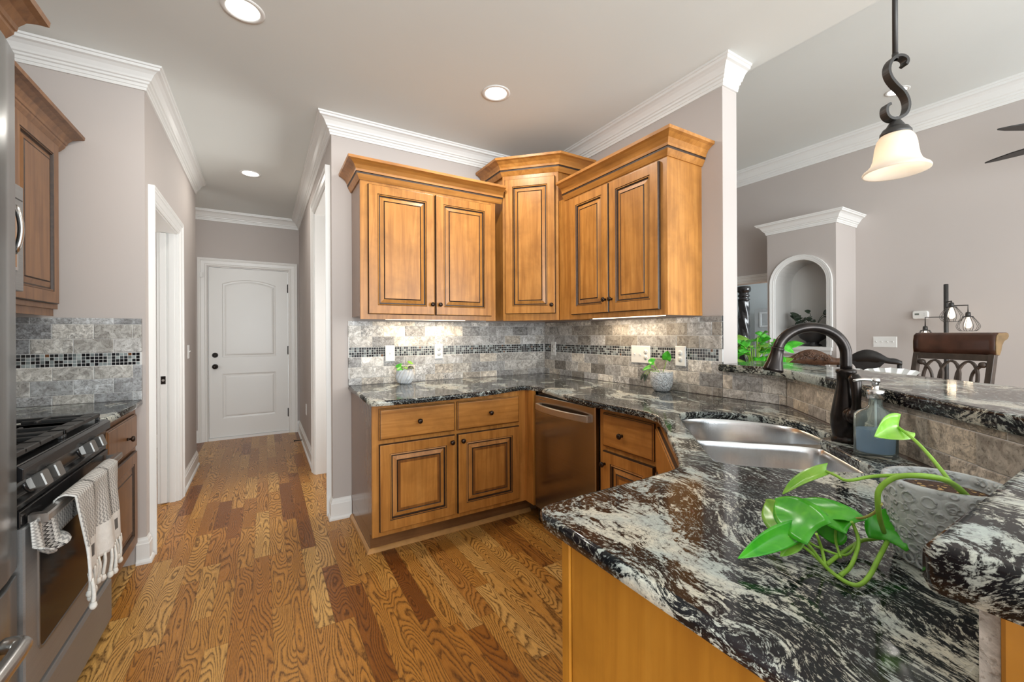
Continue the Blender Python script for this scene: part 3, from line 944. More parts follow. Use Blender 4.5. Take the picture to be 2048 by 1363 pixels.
def cab_crown(root, path, z, mat):
    b = MB()
    k = len(CABCROWN)
    # same mitred sweep, with the bead under the cove glazed dark
    b.sweep(path, CABCROWN, O=(0, 0, z))
    n = len(CABCROWN)
    for fi, f in enumerate(b.f):
        if len(f) == 4:
            b.mi[fi] = 0
    seg = len(path) - 1
    for s_ in range(seg):
        for j in range(n):
            if j in (3, 4):
                b.mi[s_ * n + j] = 1
    return b.build('crown_moulding', [mat, 'glaze'], root)


def light_strip(x0, y0, x1, y1, z, label, power):
    t = thing('undercabinet_light', ((x0 + x1) / 2, (y0 + y1) / 2, z - 0.02), label, 'light strip', 'strip lights under the cabinets')
    lo = (min(x0, x1) - 0.015, min(y0, y1) - 0.015); hi = (max(x0, x1) + 0.015, max(y0, y1) + 0.015)
    b = MB(); b.box((lo[0], lo[1], z - 0.014), (hi[0], hi[1], z - 0.0005)); b.build('housing', 'white', t, 0.002)
    b = MB(); b.box((lo[0] + 0.005, lo[1] + 0.005, z - 0.019), (hi[0] - 0.005, hi[1] - 0.005, z - 0.0142)); b.build('diffuser', 'strip_on', t)
    l = bpy.data.lights.new('strip_light', 'AREA'); l.shape = 'RECTANGLE'; l.size = max(0.03, abs(x1 - x0)); l.size_y = max(0.03, abs(y1 - y0)); l.energy = power; l.color = (1.0, 0.80, 0.56)
    o = bpy.data.objects.new('strip_light', l); o.location = (0, 0, -0.003); o.parent = t; COL.objects.link(o)


def upper_back():
    x0, x1, y, z0, z1 = 0.534, 1.52, 2.78, 1.372, 2.285
    t = thing('wall_cabinet', ((x0 + x1) / 2, y, z0), 'honey maple wall cabinet with two raised-panel doors on the back wall', 'cabinet', 'maple wall cabinets')
    b = MB()
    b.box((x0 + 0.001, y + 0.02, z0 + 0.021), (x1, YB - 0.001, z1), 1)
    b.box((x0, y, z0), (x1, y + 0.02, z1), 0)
    b.build('body', ['wood', 'woodside_shaded'], t)
    for k, (a, c) in enumerate(((0.580, 1.027), (1.036, 1.479))):
        m = MB(); rp_door(m, (a, y, 1.404), (1, 0, 0), (0, -1, 0), c - a, 0.842)
        d = m.build('door', ['wood', 'glaze', 'wood', 'patina'], t)
        knob(d, ((c - 0.022) if k == 0 else (a + 0.025), y - 0.0205, 1.478), (0, -1, 0))
    cab_crown(t, [(x0, YB - 0.002), (x0, y), (1.573, y)][::-1], z1, 'woodx')
    light_strip(0.74, 2.93, 1.32, 2.93, z0 + 0.021, 'warm strip light under the two-door cabinet on the back wall', 1.3)


def upper_corner():
    z0, z1 = 1.372, 2.495
    a, c = V((1.59, 2.78)), V((1.895, 2.475))
    U = V((1, -1, 0)).normalized(); N = V((-1, -1, 0)).normalized()
    t = thing('wall_cabinet', (1.9, 2.8, z0), 'taller one-door maple cabinet set diagonally in the kitchen corner', 'cabinet', 'maple wall cabinets')
    pl = [(1.595, YB - 0.001), (1.595, 2.785), (1.898, 2.482), (XR - 0.001, 2.482), (XR - 0.001, YB - 0.001)]
    b = MB(); b.rings([[(q[0], q[1], z) for q in pl] for z in (z0 + 0.004, z1)], [0], True, True, False)
    O = V((a.x, a.y, z0)); L = (c - a).length
    b.raised(O - N * 0.004, U, (0, 0, 1), N, L, z1 - z0, [(0, 0), (0, 0.016), (0.001, 0.017)], [0, 0, 0])
    b.build('body', 'wood', t)
    m = MB(); rp_door(m, O + U * 0.023 + N * 0.013 + V((0, 0, 0.050)), U, N, L - 0.046, 1.024)
    d = m.build('door', ['wood', 'glaze', 'wood', 'patina'], t)
    knob(d, O + U * (L - 0.05) + N * 0.0335 + V((0, 0, 0.113)), N)
    off = N.xy * 0.013
    cab_crown(t, [(1.585, YB - 0.01), (1.585, 2.776), (1.886, 2.470), (XR - 0.01, 2.470)][::-1], z1, 'woodx')


def upper_right():
    x, y0, y1, z0, z1 = 1.895, 1.505, 2.472, 1.372, 2.258
    t = thing('wall_cabinet', (x, (y0 + y1) / 2, z0), 'maple wall cabinet with two doors and exposed end panel on the right wall', 'cabinet', 'maple wall cabinets')
    b = MB()
    b.box((x + 0.02, y0 + 0.001, z0 + 0.021), (XR - 0.001, y1, z1), 0)
    b.box((x + 0.02, y0, z0), (XR - 0.001, y0 + 0.02, z0 + 0.022), 0)
    b.box((x, y0, z0), (x + 0.02, y1, z1), 0)
    b.build('body', 'wood', t)
    for k, (a, c) in enumerate(((1.550, 1.934), (1.940, 2.315))):
        m = MB(); rp_door(m, (x, c, 1.404), (0, -1, 0), (-1, 0, 0), c - a, 0.822)
        d = m.build('door', ['wood', 'glaze', 'wood', 'patina'], t)
        knob(d, (x - 0.0205, (c - 0.025) if k == 0 else (a + 0.025), 1.487), (-1, 0, 0))
    cab_crown(t, [(x, 2.40), (x, y0), (XR - 0.002, y0)][::-1], z1, 'woody')
    light_strip(2.05, 1.66, 2.05, 2.26, z0 + 0.021, 'warm strip light under the two-door cabinet on the right wall', 1.2)


upper_back(); upper_corner(); upper_right()

ZT = 0.884        # underside of the worktops


def base_back():
    x0, x1, y = 0.525, 1.60, 2.43
    t = thing('base_cabinet', ((x0 + x1) / 2, y, 0), 'glazed maple base cabinet with two drawers over two doors, left of the dishwasher', 'cabinet', 'maple base cabinets')
    b = MB()
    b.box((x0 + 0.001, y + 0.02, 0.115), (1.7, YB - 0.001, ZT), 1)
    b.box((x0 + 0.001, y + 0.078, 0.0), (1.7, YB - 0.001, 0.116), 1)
    b.build('body', ['wood', 'woodside_shaded'], t)
    b = MB(); b.box((x0, y, 0.113), (1.58, y + 0.02, ZT)); b.box((1.56, 2.33, 0.113), (1.58, y + 0.001, ZT)); b.build('face_frame', 'wood', t)
    b = MB(); b.box((x0 + 0.002, y + 0.070, 0.012), (1.64, y + 0.0785, 0.1135)); b.build('toe_kick', 'wooddark', t)
    b = MB(); b.sweep([(1.64, y + 0.070), (x0, y + 0.070), (x0, YB - 0.03)], [(0, 0), (0, 0.024), (0.006, 0.022), (0.015, 0.014), (0.018, 0)])
    b.build('shoe_moulding', 'shoe', t)
    for a, c, k in ((0.562, 1.027, 0), (1.044, 1.502, 1)):
        m = MB(); drawer_front(m, (a, y, 0.666), (1, 0, 0), (0, -1, 0), c - a, 0.180)
        d = m.build('drawer', ['woodx', 'glaze'], t)
        knob(d, ((a + c) / 2, y - 0.0205, 0.757), (0, -1, 0))
        m = MB(); rp_door(m, (a, y, 0.141), (1, 0, 0), (0, -1, 0), c - a, 0.501)
        d = m.build('door', ['wood', 'glaze', 'wood', 'patina'], t)
        knob(d, ((c - 0.026) if k == 0 else (a + 0.03), y - 0.0205, 0.60), (0, -1, 0))


def base_right():
    x, y0, y1 = 1.58, 1.315, 1.70
    t = thing('base_cabinet', (x, (y0 + y1) / 2, 0), 'narrow maple base cabinet with one drawer over a door, between dishwasher and sink', 'cabinet', 'maple base cabinets')
    b = MB(); b.box((x + 0.02, y0, 0.115), (XR - 0.02, y1, ZT)); b.box((x + 0.09, y0, 0), (XR - 0.02, y1, 0.116)); b.build('body', 'wood', t)
    b = MB(); b.box((x, y0 - 0.004, 0.113), (x + 0.02, y1, ZT)); b.build('face_frame', 'wood', t)
    m = MB(); drawer_front(m, (x, 1.666, 0.668), (0, -1, 0), (-1, 0, 0), 0.340, 0.178)
    d = m.build('drawer', ['woody', 'glaze'], t)
    knob(d, (x - 0.0205, 1.520, 0.750), (-1, 0, 0))
    m = MB(); rp_door(m, (x, 1.666, 0.141), (0, -1, 0), (-1, 0, 0), 0.340, 0.502)
    d = m.build('door', ['wood', 'glaze', 'wood', 'patina'], t)
    knob(d, (x - 0.0205, 1.646, 0.575), (-1, 0, 0))


def base_sink():
    t = thing('base_cabinet', (1.35, 0.95, 0), 'diagonal maple sink cabinet mostly hidden under the counter in front of the sink', 'cabinet', 'maple base cabinets')
    U = V((-1, -1, 0)).normalized(); N = V((-1, 1, 0)).normalized()
    a = V((1.575, 1.305, 0)); L = 0.80
    pl = [(1.585, 1.295), (1.02, 0.73), (1.06, 0.66), (1.16, 0.66), (1.99, 1.22), (1.90, 1.29)]
    b = MB(); b.rings([[(q[0], q[1], z) for q in pl] for z in (0.115, 0.66)], [0], True, True, False); b.build('body', 'wood', t)
    b = MB(); b.raised(a + V((0, 0, 0.113)) - N * 0.02, U, (0, 0, 1), N, L, ZT - 0.113, [(0, 0), (0, 0.02)], [0, 0]); b.build('face_frame', 'wood', t)
    m = MB(); drawer_front(m, a + U * 0.05 + V((0, 0, 0.668)), U, N, L - 0.10, 0.178); m.build('drawer', ['wood', 'glaze'], t)
    for k in range(2):
        m = MB(); rp_door(m, a + U * (0.05 + k * 0.352) + V((0, 0, 0.141)), U, N, 0.348, 0.502); m.build('door', ['wood', 'glaze', 'wood', 'patina'], t)


def peninsula():
    t = thing('base_cabinet', (0.75, 0.4, 0), 'peninsula cabinet with a plain amber maple end panel in the foreground', 'cabinet', 'maple base cabinets')
    b = MB(); b.box((0.521, 0.13, 0.0), (0.98, 0.64, ZT)); b.build('body', 'wood', t)
    b = MB(); b.raised((0.522, 0.632, 0.0), (0, -1, 0), (0, 0, 1), (-1, 0, 0), 0.50, ZT, [(0, 0), (0, 0.010), (0.001, 0.011)], [0, 0, 0]); b.build('end_panel', 'woodpanel', t)
    b = MB(); b.box((0.506, 0.634, 0.0), (0.53, 0.657, ZT)); b.build('corner_stile', 'woodpanel', t, 0.002)
    b = MB(); b.box((0.53, 0.64, 0.113), (0.98, 0.657, ZT)); b.build('face_frame', 'wood', t)
    m = MB(); drawer_front(m, (0.96, 0.657, 0.668), (-1, 0, 0), (0, 1, 0), 0.40, 0.178); m.build('drawer', ['woodx', 'glaze'], t)
    m = MB(); rp_door(m, (0.96, 0.657, 0.141), (-1, 0, 0), (0, 1, 0), 0.40, 0.502); m.build('door', ['wood', 'glaze', 'wood', 'patina'], t)


base_back(); base_right(); base_sink(); peninsula()


def dishwasher():
    x, y0, y1 = 1.562, 1.712, 2.318
    t = thing('dishwasher', (x, (y0 + y1) / 2, 0), 'stainless dishwasher with bowed bar handle under the counter', 'dishwasher')
    b = MB(); b.box((x + 0.03, y0, 0.01), (2.1, y1, 0.876)); b.box((x + 0.09, y0, 0), (2.1, y1, 0.1)); b.build('tub_body', 'black', t)
    b = MB(); b.box((x, y0 + 0.006, 0.115), (x + 0.029, y1 - 0.006, 0.862)); b.build('door', 'steeldw', t, 0.003)
    b = MB(); b.box((x - 0.002, y0 + 0.004, 0.114), (x + 0.001, y0 + 0.012, 0.864)); b.build('door_edge_trim', 'chrome', t)
    pts = []
    for k in range(13):
        s = k / 12
        pts.append((x - 0.016 - 0.034 * sin(pi * s) ** 0.8, y1 - 0.045 - (y1 - y0 - 0.10) * s, 0.793))
    b = MB()
    rr = []
    for q in pts:
        q = V(q)
        rr.append([q + V((dx, 0, dz)) for dx, dz in ((-0.006, -0.020), (-0.0075, -0.017), (-0.0075, 0.017), (-0.006, 0.020), (0.005, 0.020), (0.005, -0.020))])
    b.rings(rr, 0, True, True, False)
    for yy in (y1 - 0.05, y0 + 0.06):
        b.box((x - 0.018, yy - 0.012, 0.775), (x + 0.002, yy + 0.012, 0.811))
    b.build('handle', 'satin', t)
    b = MB(); b.box((x - 0.0012, 2.19, 0.8375), (x + 0.0005, 2.262, 0.8405)); b.build('maker_mark', 'slot', t)
    b = MB(); b.box((x + 0.075, y0 + 0.01, 0.01), (x + 0.09, y1 - 0.01, 0.11)); b.build('toe_kick', 'black', t)


dishwasher()

# ================================================================== WORKTOPS
front = [(0.488, 2.30), (0.53, 2.283), (0.75, 2.268), (1.05, 2.285), (1.25, 2.315), (1.42, 2.375), (1.52, 2.405), (1.565, 2.365), (1.572, 2.28), (1.555, 2.15), (1.515, 1.98), (1.485, 1.80),
         (1.478, 1.62), (1.484, 1.45), (1.490, 1.31), (1.465, 1.225), (1.40, 1.15), (1.30, 1.05), (1.12, 0.872), (1.00, 0.760), (0.955, 0.728), (0.90, 0.719), (0.70, 0.716), (0.515, 0.716), (0.487, 0.704), (0.474, 0.675), (0.473, 0.118)]
top_outline = [(1.245, 0.1185), (XR - 0.014, 1.058), (XR - 0.014, YB - 0.0135), (0.505, YB - 0.0135)] + front
UVs = sqrt(0.5)


def uvp(u, v):
    """point in the frame of the diagonal sink wall: u along it, v towards it"""
    return ((u + v) * UVs, (u - v) * UVs)


sink_uv = [(1.30, .268), (1.60, .264), (1.86, .264), (1.955, .274), (2.010, .315), (2.036, .395), (2.030, .50), (1.990, .612), (1.930, .685), (1.855, .712), (1.76, .720), (1.685, .722), (1.655, .714), (1.640, .690), (1.612, .668), (1.50, .662), (1.315, .658),
           (1.268, .640), (1.246, .596), (1.243, .45), (1.243, .335), (1.262, .285)]
sink_hole = smooth_loop([uvp(u, v) for u, v in sink_uv], 3)


def ccw(poly):
    a = sum(poly[i - 1][0] * poly[i][1] - poly[i][0] * poly[i - 1][1] for i in range(len(poly)))
    return poly if a > 0 else poly[::-1]


b = MB()
b.slab(ccw(top_outline), ZT + 0.0005, 0.914, ccw(sink_hole), 0.010)
tag(b.build('countertop', 'granite'), 'black and white veined granite countertop running round the sink and peninsula', 'countertop')

bar_outline = [(2.150, 1.376), (2.160, 1.20), (2.130, 1.075), (2.02, 0.93), (1.868, 0.765), (1.70, 0.592), (1.50, 0.387), (1.30, 0.180), (1.245, 0.136), (1.18, 0.121), (0.470, 0.121), (0.464, 0.112), (0.464, -0.20),
               (1.40, -0.20), (1.56, -0.13), (1.76, 0.02), (2.02, 0.30), (2.25, 0.64), (2.40, 0.88), (2.52, 1.08), (2.60, 1.26), (2.60, 1.40), (2.349, 1.40), (2.349, 1.376)]
b = MB(); b.slab(ccw(bar_outline), 1.0605, 1.10, None, 0.010)
tag(b.build('bar_top', 'granitebar'), 'raised granite bar top above the tiled half wall, wrapping round the peninsula', 'bar counter')


# ---- double bowl sink
def make_sink():
    t = thing('kitchen_sink', (1.45, 0.85, 0.68), 'stainless double bowl undermount sink set in the granite', 'sink')
    far_uv = [(1.648, .280), (1.90, .272), (1.975, .285), (2.022, .340), (2.040, .41), (2.034, .50), (1.995, .610), (1.930, .690), (1.85, .718), (1.70, .726), (1.662, .70), (1.645, .64), (1.645, .45)]
    near_uv = [(1.618, .276), (1.618, .45), (1.612, .60), (1.59, .654), (1.54, .664), (1.32, .662), (1.262, .640), (1.243, .59), (1.240, .45), (1.240, .335), (1.262, .285), (1.31, .270), (1.45, .268)]
    outer = inset(ccw(sink_hole), -0.025)
    zt = ZT - 0.001
    loops = [[(q[0], q[1]) for q in outer]]
    for nm, uv, depth in (('bowl', far_uv, 0.22), ('bowl', near_uv, 0.17)):
        lp = ccw(smooth_loop([uvp(u, v) for u, v in uv], 3))
        b = MB()
        rr = []
        for ins_, z in ((0.0, zt), (0.003, zt - 0.004), (0.008, zt - 0.02), (0.014, zt - depth * 0.6), (0.022, zt - depth * 0.86), (0.045, zt - depth * 0.97), (0.085, zt - depth)):
            rr.append([(q.x, q.y, z) for q in inset(lp, ins_)])
        b.rings(rr, 0, False, True, True)
        o = b.build(nm, 'sink', t, fix=False)
        cu = sum(q[0] for q in lp) / len(lp); cv = sum(q[1] for q in lp) / len(lp)
        d = MB(); d.lathe([(0.045, 0.0), (0.043, 0.004), (0.030, 0.001), (0.001, 0.001)], (cu, cv, zt - depth + 0.0005), seg=20); d.build('drain', 'chrome', o)
        loops.append([(q[0], q[1]) for q in lp])
    b = MB()
    flat = [q for l in loops for q in l]
    ids = [b.p((q[0], q[1], zt)) for q in flat]
    for tr in tessellate_polygon([[V((q[0], q[1], 0)) for q in l] for l in loops]):
        b.face([ids[k] for k in tr])
    b.build('rim', 'sink', t)


make_sink()

# ================================================================== TILED SPLASHES
PAL = [(0.707, 0.684, 0.650), (0.638, 0.633, 0.627), (0.775, 0.718, 0.638), (0.524, 0.519, 0.513), (0.730, 0.707, 0.667), (0.593, 0.570, 0.536), (0.422, 0.416, 0.410), (0.798, 0.758, 0.695), (0.650, 0.655, 0.661), (0.741, 0.673, 0.581)]
PALBAR = [(0.580, 0.515, 0.435), (0.493, 0.457, 0.399), (0.667, 0.580, 0.464), (0.450, 0.420, 0.384), (0.536, 0.486, 0.420), (0.623, 0.558, 0.464)]  # bar strip tiles: browner stone, with some shade put into the colour
PALLEFT = [(0.493, 0.510, 0.521), (0.448, 0.465, 0.476), (0.538, 0.532, 0.515), (0.403, 0.414, 0.426), (0.560, 0.549, 0.515)]
MOS = [(0.008, 0.008, 0.009), (0.012, 0.012, 0.014), (0.02, 0.022, 0.024), (0.24, 0.275, 0.275), (0.31, 0.35, 0.345), (0.18, 0.21, 0.21), (0.06, 0.068, 0.072), (0.13, 0.15, 0.15), (0.14, 0.06, 0.025)]
MOSW = [6, 6, 4, 2.5, 2.5, 2, 2.5, 2, 0.35]


def splash(segs, z0, z1, label, seed, pal, mosaic=True, group='tiled splashbacks', first=0.0):
    """segs: [(start, direction, outward, length)]; 3 x 6 inch running bond with a mosaic band"""
    rnd = random.Random(seed)
    tiles, mos, gr = MB(), MB(), MB()
    T = 0.0115
    for O, A, N, L in segs:
        O, A, N = V(O), V(A).normalized(), V(N).normalized()

        def tile(m, a0, a1, h0, h1, t, ch, col):
            bk = [m.p(O + A * a + N * 0.001 + V((0, 0, h))) for a, h in ((a0, h0), (a1, h0), (a1, h1), (a0, h1))]
            md = [m.p(O + A * a + N * (t - ch) + V((0, 0, h))) for a, h in ((a0, h0), (a1, h0), (a1, h1), (a0, h1))]
            fr = [m.p(O + A * a + N * t + V((0, 0, h))) for a, h in ((a0 + ch, h0 + ch), (a1 - ch, h0 + ch), (a1 - ch, h1 - ch), (a0 + ch, h1 - ch))]
            for p_, q_ in ((bk, md), (md, fr)):
                for j in range(4):
                    m.face((p_[j], p_[(j + 1) % 4], q_[(j + 1) % 4], q_[j]), 0, False, col)
            m.face(fr, 0, False, col)
        rows = []
        if mosaic:
            rows = [(z0, 0.962), (0.964, 1.039), (1.041, 1.109), (1.181, 1.255), (1.257, 1.333), (1.335, z1)]
        else:
            z = z0
            for h in (0.049, 0.0765, 0.0765, 0.0765):
                if z >= z1 - 0.004:
                    break
                rows.append((z, min(z1, z + h - 0.002))); z += h
        for k, (h0, h1) in enumerate(rows):
            a = -first - (0.0785 if k % 2 else 0.0)
            while a < L:
                a0, a1 = max(0.0, a), min(L, a + 0.1545)
                if a1 - a0 > 0.008:
                    c = rnd.choice(pal); j = rnd.uniform(0.80, 1.2); vein = max(0, rnd.gauss(0.45, 0.42))
                    tile(tiles, a0, a1, h0, h1, T - rnd.uniform(0, 0.001), 0.0022, (c[0] * j, c[1] * j, c[2] * j, min(1.0, vein)))
                a += 0.157
        if mosaic:
            n = int((L - 0.012) / 0.0168)
            for i in range(n):
                for r in range(4):
                    c = rnd.choices(MOS, MOSW)[0]
                    tile(mos, 0.006 + i * 0.0168, 0.006 + i * 0.0168 + 0.0148, 1.112 + r * 0.0170, 1.112 + r * 0.0170 + 0.0150, T - 0.002, 0.0012, c)
        gr.rings([[O + A * a + N * y + V((0, 0, h)) for a, y in ((0, 0.0008), (L, 0.0008), (L, T - 0.0032), (0, T - 0.0032))] for h in (z0, z1)], [0], True, True, False)
    o = gr.build('tile_splashback', 'grout')
    tag(o, label, 'splashback', group)
    tiles.build('stone_tiles', 'tile', o)
    if mosaic:
        mos.build('mosaic_band', 'mosaic', o)
    return o


splash([((0.507, YB, 0), (1, 0, 0), (0, -1, 0), XR - 0.0125 - 0.507)], 0.9145, 1.367, 'grey travertine tile splashback with mosaic band along the back wall', 3, PAL, first=0.07)
splash([((XR, YB, 0), (0, -1, 0), (-1, 0, 0), YB - 1.378)], 0.9145, 1.367, 'taupe travertine tile splashback with mosaic band on the right wall', 8, PAL[:8] + [(0.40, 0.37, 0.33)] * 3, first=0.08)
splash([((-1.2195, YS, 0), (1, 0, 0), (0, -1, 0), 1.2195 - 0.585)], 0.9145, 1.367, 'blue-grey travertine tile splashback with mosaic band beside the range', 21, PALLEFT, first=0.03)
S2 = sqrt(0.5)
splash([((XR, 1.3765, 0), (0, -1, 0), (-1, 0, 0), 0.3275)], 0.9145, 1.0595, 'pale low tile strip on the half wall at the end of the right wall', 31, [q for q in PAL if q[0] > 0.55], False, first=0.02)
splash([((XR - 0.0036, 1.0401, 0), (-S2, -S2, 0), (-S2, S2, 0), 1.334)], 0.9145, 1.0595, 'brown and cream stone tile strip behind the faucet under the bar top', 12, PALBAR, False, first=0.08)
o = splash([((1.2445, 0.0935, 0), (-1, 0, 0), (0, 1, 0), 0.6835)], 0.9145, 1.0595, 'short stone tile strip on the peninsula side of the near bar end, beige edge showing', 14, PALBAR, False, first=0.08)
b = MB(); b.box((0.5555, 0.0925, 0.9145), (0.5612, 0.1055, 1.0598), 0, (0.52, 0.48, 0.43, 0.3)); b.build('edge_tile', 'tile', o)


# ================================================================== RANGE SIDE
def gas_range():
    y0, y1, xf = 1.69, 2.452, -0.575
    t = thing('gas_range', (xf - 0.3, (y0 + y1) / 2, 0), 'stainless gas range with black cooktop, seen edge-on at the left', 'range')
    b = MB(); b.box((-1.20, y0, 0.02), (xf - 0.045, y1, 0.88)); b.box((-1.1, y0 + 0.05, 0), (xf - 0.1, y1 - 0.05, 0.021)); b.build('body', 'black', t)
    b = MB()
    b.box((-1.21, y0 - 0.0, 0.8805), (xf - 0.012, y1, 0.912)); b.build('cooktop', 'black', t, 0.006)
    # front of the cooktop and the slanted control panel
    b = MB()
    prof = [(xf - 0.045, 0.912), (xf - 0.010, 0.910), (xf + 0.000, 0.902), (xf + 0.000, 0.872), (xf - 0.012, 0.866), (xf - 0.028, 0.812), (xf - 0.014, 0.800), (xf - 0.014, 0.785), (xf - 0.045, 0.785)]
    b.rings([[(x, y, z) for x, z in prof] for y in (y0, y1)], [0], True, True, False); b.build('control_panel', 'black', t, 0.002)
    for ky in (1.765, 1.855, 2.165, 2.265):
        k = MB(); c = V((xf - 0.020, ky, 0.842)); ax = V((0.95, 0, 0.30)).normalized()
        k.lathe([(0.026, 0), (0.026, 0.006), (0.020, 0.008)], c, ax=ax, seg=20, cap1=True)
        o = k.build('control_knob', 'black', t)
        g = MB(); cc = c + ax * 0.008
        side = V((0, 1, 0)); up = ax.cross(side)
        rr = []
        for h, wd, ht in ((0, 0.018, 0.018), (0.012, 0.016, 0.020), (0.034, 0.021, 0.023), (0.038, 0.020, 0.022)):
            rr.append([cc + ax * h + side * (wd * a) + up * (ht * e) for a, e in ((-1, -0.8), (-0.8, -1), (0.8, -1), (1, -0.8), (1, 0.8), (0.8, 1), (-0.8, 1), (-1, 0.8))])
        g.rings(rr, 0, True, True, False); g.build('knob_cap', 'knobcap', o)
    # oven door
    b = MB(); b.box((xf - 0.044, y0 + 0.004, 0.738), (xf - 0.008, y1 - 0.004, 0.783)); b.build('vent_strip', 'black', t, 0.002)
    O = (xf - 0.044, y1 - 0.003, 0.245); H = 0.490; W = y1 - y0 - 0.006
    b = MB()
    b.raised(O, (0, -1, 0), (0, 0, 1), (1, 0, 0), W, H, [(0, 0), (0, 0.040), (0.004, 0.044)], [0, 0, 0])
    od = b.build('oven_door', 'steel', t)
    b = MB()
    wy0, wy1, wz0, wz1 = y0 + 0.085, y1 - 0.105, 0.345, 0.672
    pl = round_poly([(wy0, wz0), (wy1, wz0), (wy1, wz1), (wy0, wz1)], 0.03, 5)
    for ins_, lo, hi in ((0, 0.0002, 0.003),):
        rr = [[(xf + h, q[0], q[1]) for q in inset(pl, i)] for i, h in ((-0.008, 0.0001), (-0.006, 0.0035), (0.0, 0.0035), (0.002, 0.0012))]
        b.rings(rr, 0, False, False, False)
    b.build('window_trim', 'knobcap', od)
    b = MB(); b.rings([[(xf + h, q[0], q[1]) for q in pl] for h in (0.0002, 0.0014)], [0], True, True, False); b.build('oven_window', 'blackglass', od)
    b = MB()
    rr = []
    for y in (y0 + 0.018, y1 - 0.018):
        rr.append([(xf + 0.034 + dx, y, 0.752 + dz) for dx, dz in ((-0.008, -0.013), (0.006, -0.013), (0.009, -0.008), (0.009, 0.008), (0.006, 0.013), (-0.008, 0.013))])
    b.rings(rr, 0, True, True, False)
    for y in (y0 + 0.04, y1 - 0.04):
        b.box((xf - 0.002, y - 0.012, 0.741), (xf + 0.030, y + 0.012, 0.763))
    b.build('oven_handle', 'steelbar', od)
    # warming drawer
    b = MB()
    prof = [(xf - 0.044, 0.046), (xf + 0.000, 0.046), (xf + 0.002, 0.05), (xf + 0.002, 0.212), (xf - 0.004, 0.226), (xf - 0.016, 0.228), (xf - 0.044, 0.225)]
    b.rings([[(x, y, z) for x, z in prof] for y in (y0 + 0.003, y1 - 0.003)], [0], True, True, False); b.build('warming_drawer', 'steel', t, 0.002)
    # cast-iron grates
    for g0, g1 in ((y0 + 0.012, (y0 + y1) / 2 - 0.003), ((y0 + y1) / 2 + 0.003, y1 - 0.012)):
        b = MB()
        X0, X1 = -1.14, xf - 0.03
        z0, z1 = 0.925, 0.941
        b.box((X1 - 0.045, g0, z0), (X1, g1, z1)); b.box((X0, g0, z0), (X0 + 0.03, g1, z1))
        b.box((X0, g0, z0), (X1, g0 + 0.014, z1)); b.box((X0, g1 - 0.014, z0), (X1, g1, z1))
        for k in range(1, 4):
            yy = g0 + (g1 - g0) * k / 4
            b.box((X0, yy - 0.006, z0 + 0.003), (X0 + 0.20, yy + 0.006, z1 + 0.002)); b.box((X1 - 0.20, yy - 0.006, z0 + 0.003), (X1, yy + 0.006, z1 + 0.002))
        b.box((X0, (g0 + g1) / 2 - 0.006, z0 + 0.003), (X1, (g0 + g1) / 2 + 0.006, z1 + 0.002))
        xm = (X0 + X1) / 2
        b.box((xm - 0.008, g0, z0), (xm + 0.008, g1, z1))
        for xx in (X0 + 0.13, X1 - 0.15):
            b.box((xx - 0.006, g0, z0 + 0.003), (xx + 0.006, g0 + 0.13, z1 + 0.002)); b.box((xx - 0.006, g1 - 0.13, z0 + 0.003), (xx + 0.006, g1, z1 + 0.002))
        for xx, yy in ((X0, g0), (X1 - 0.014, g0), (X0, g1 - 0.014), (X1 - 0.014, g1 - 0.014)):
            b.box((xx, yy, 0.9118), (xx + 0.014, yy + 0.014, z0))
        b.build('grate', 'castiron', t, 0.003)
        for xx in (X0 + 0.13, X1 - 0.15):
            q = MB(); q.lathe([(0.05, 0.0), (0.045, 0.006), (0.032, 0.008), (0.032, 0.012), (0.002, 0.013)], (xx, (g0 + g1) / 2, 0.912), seg=20); q.build('burner', 'castiron', t)
    return t


gas_range()


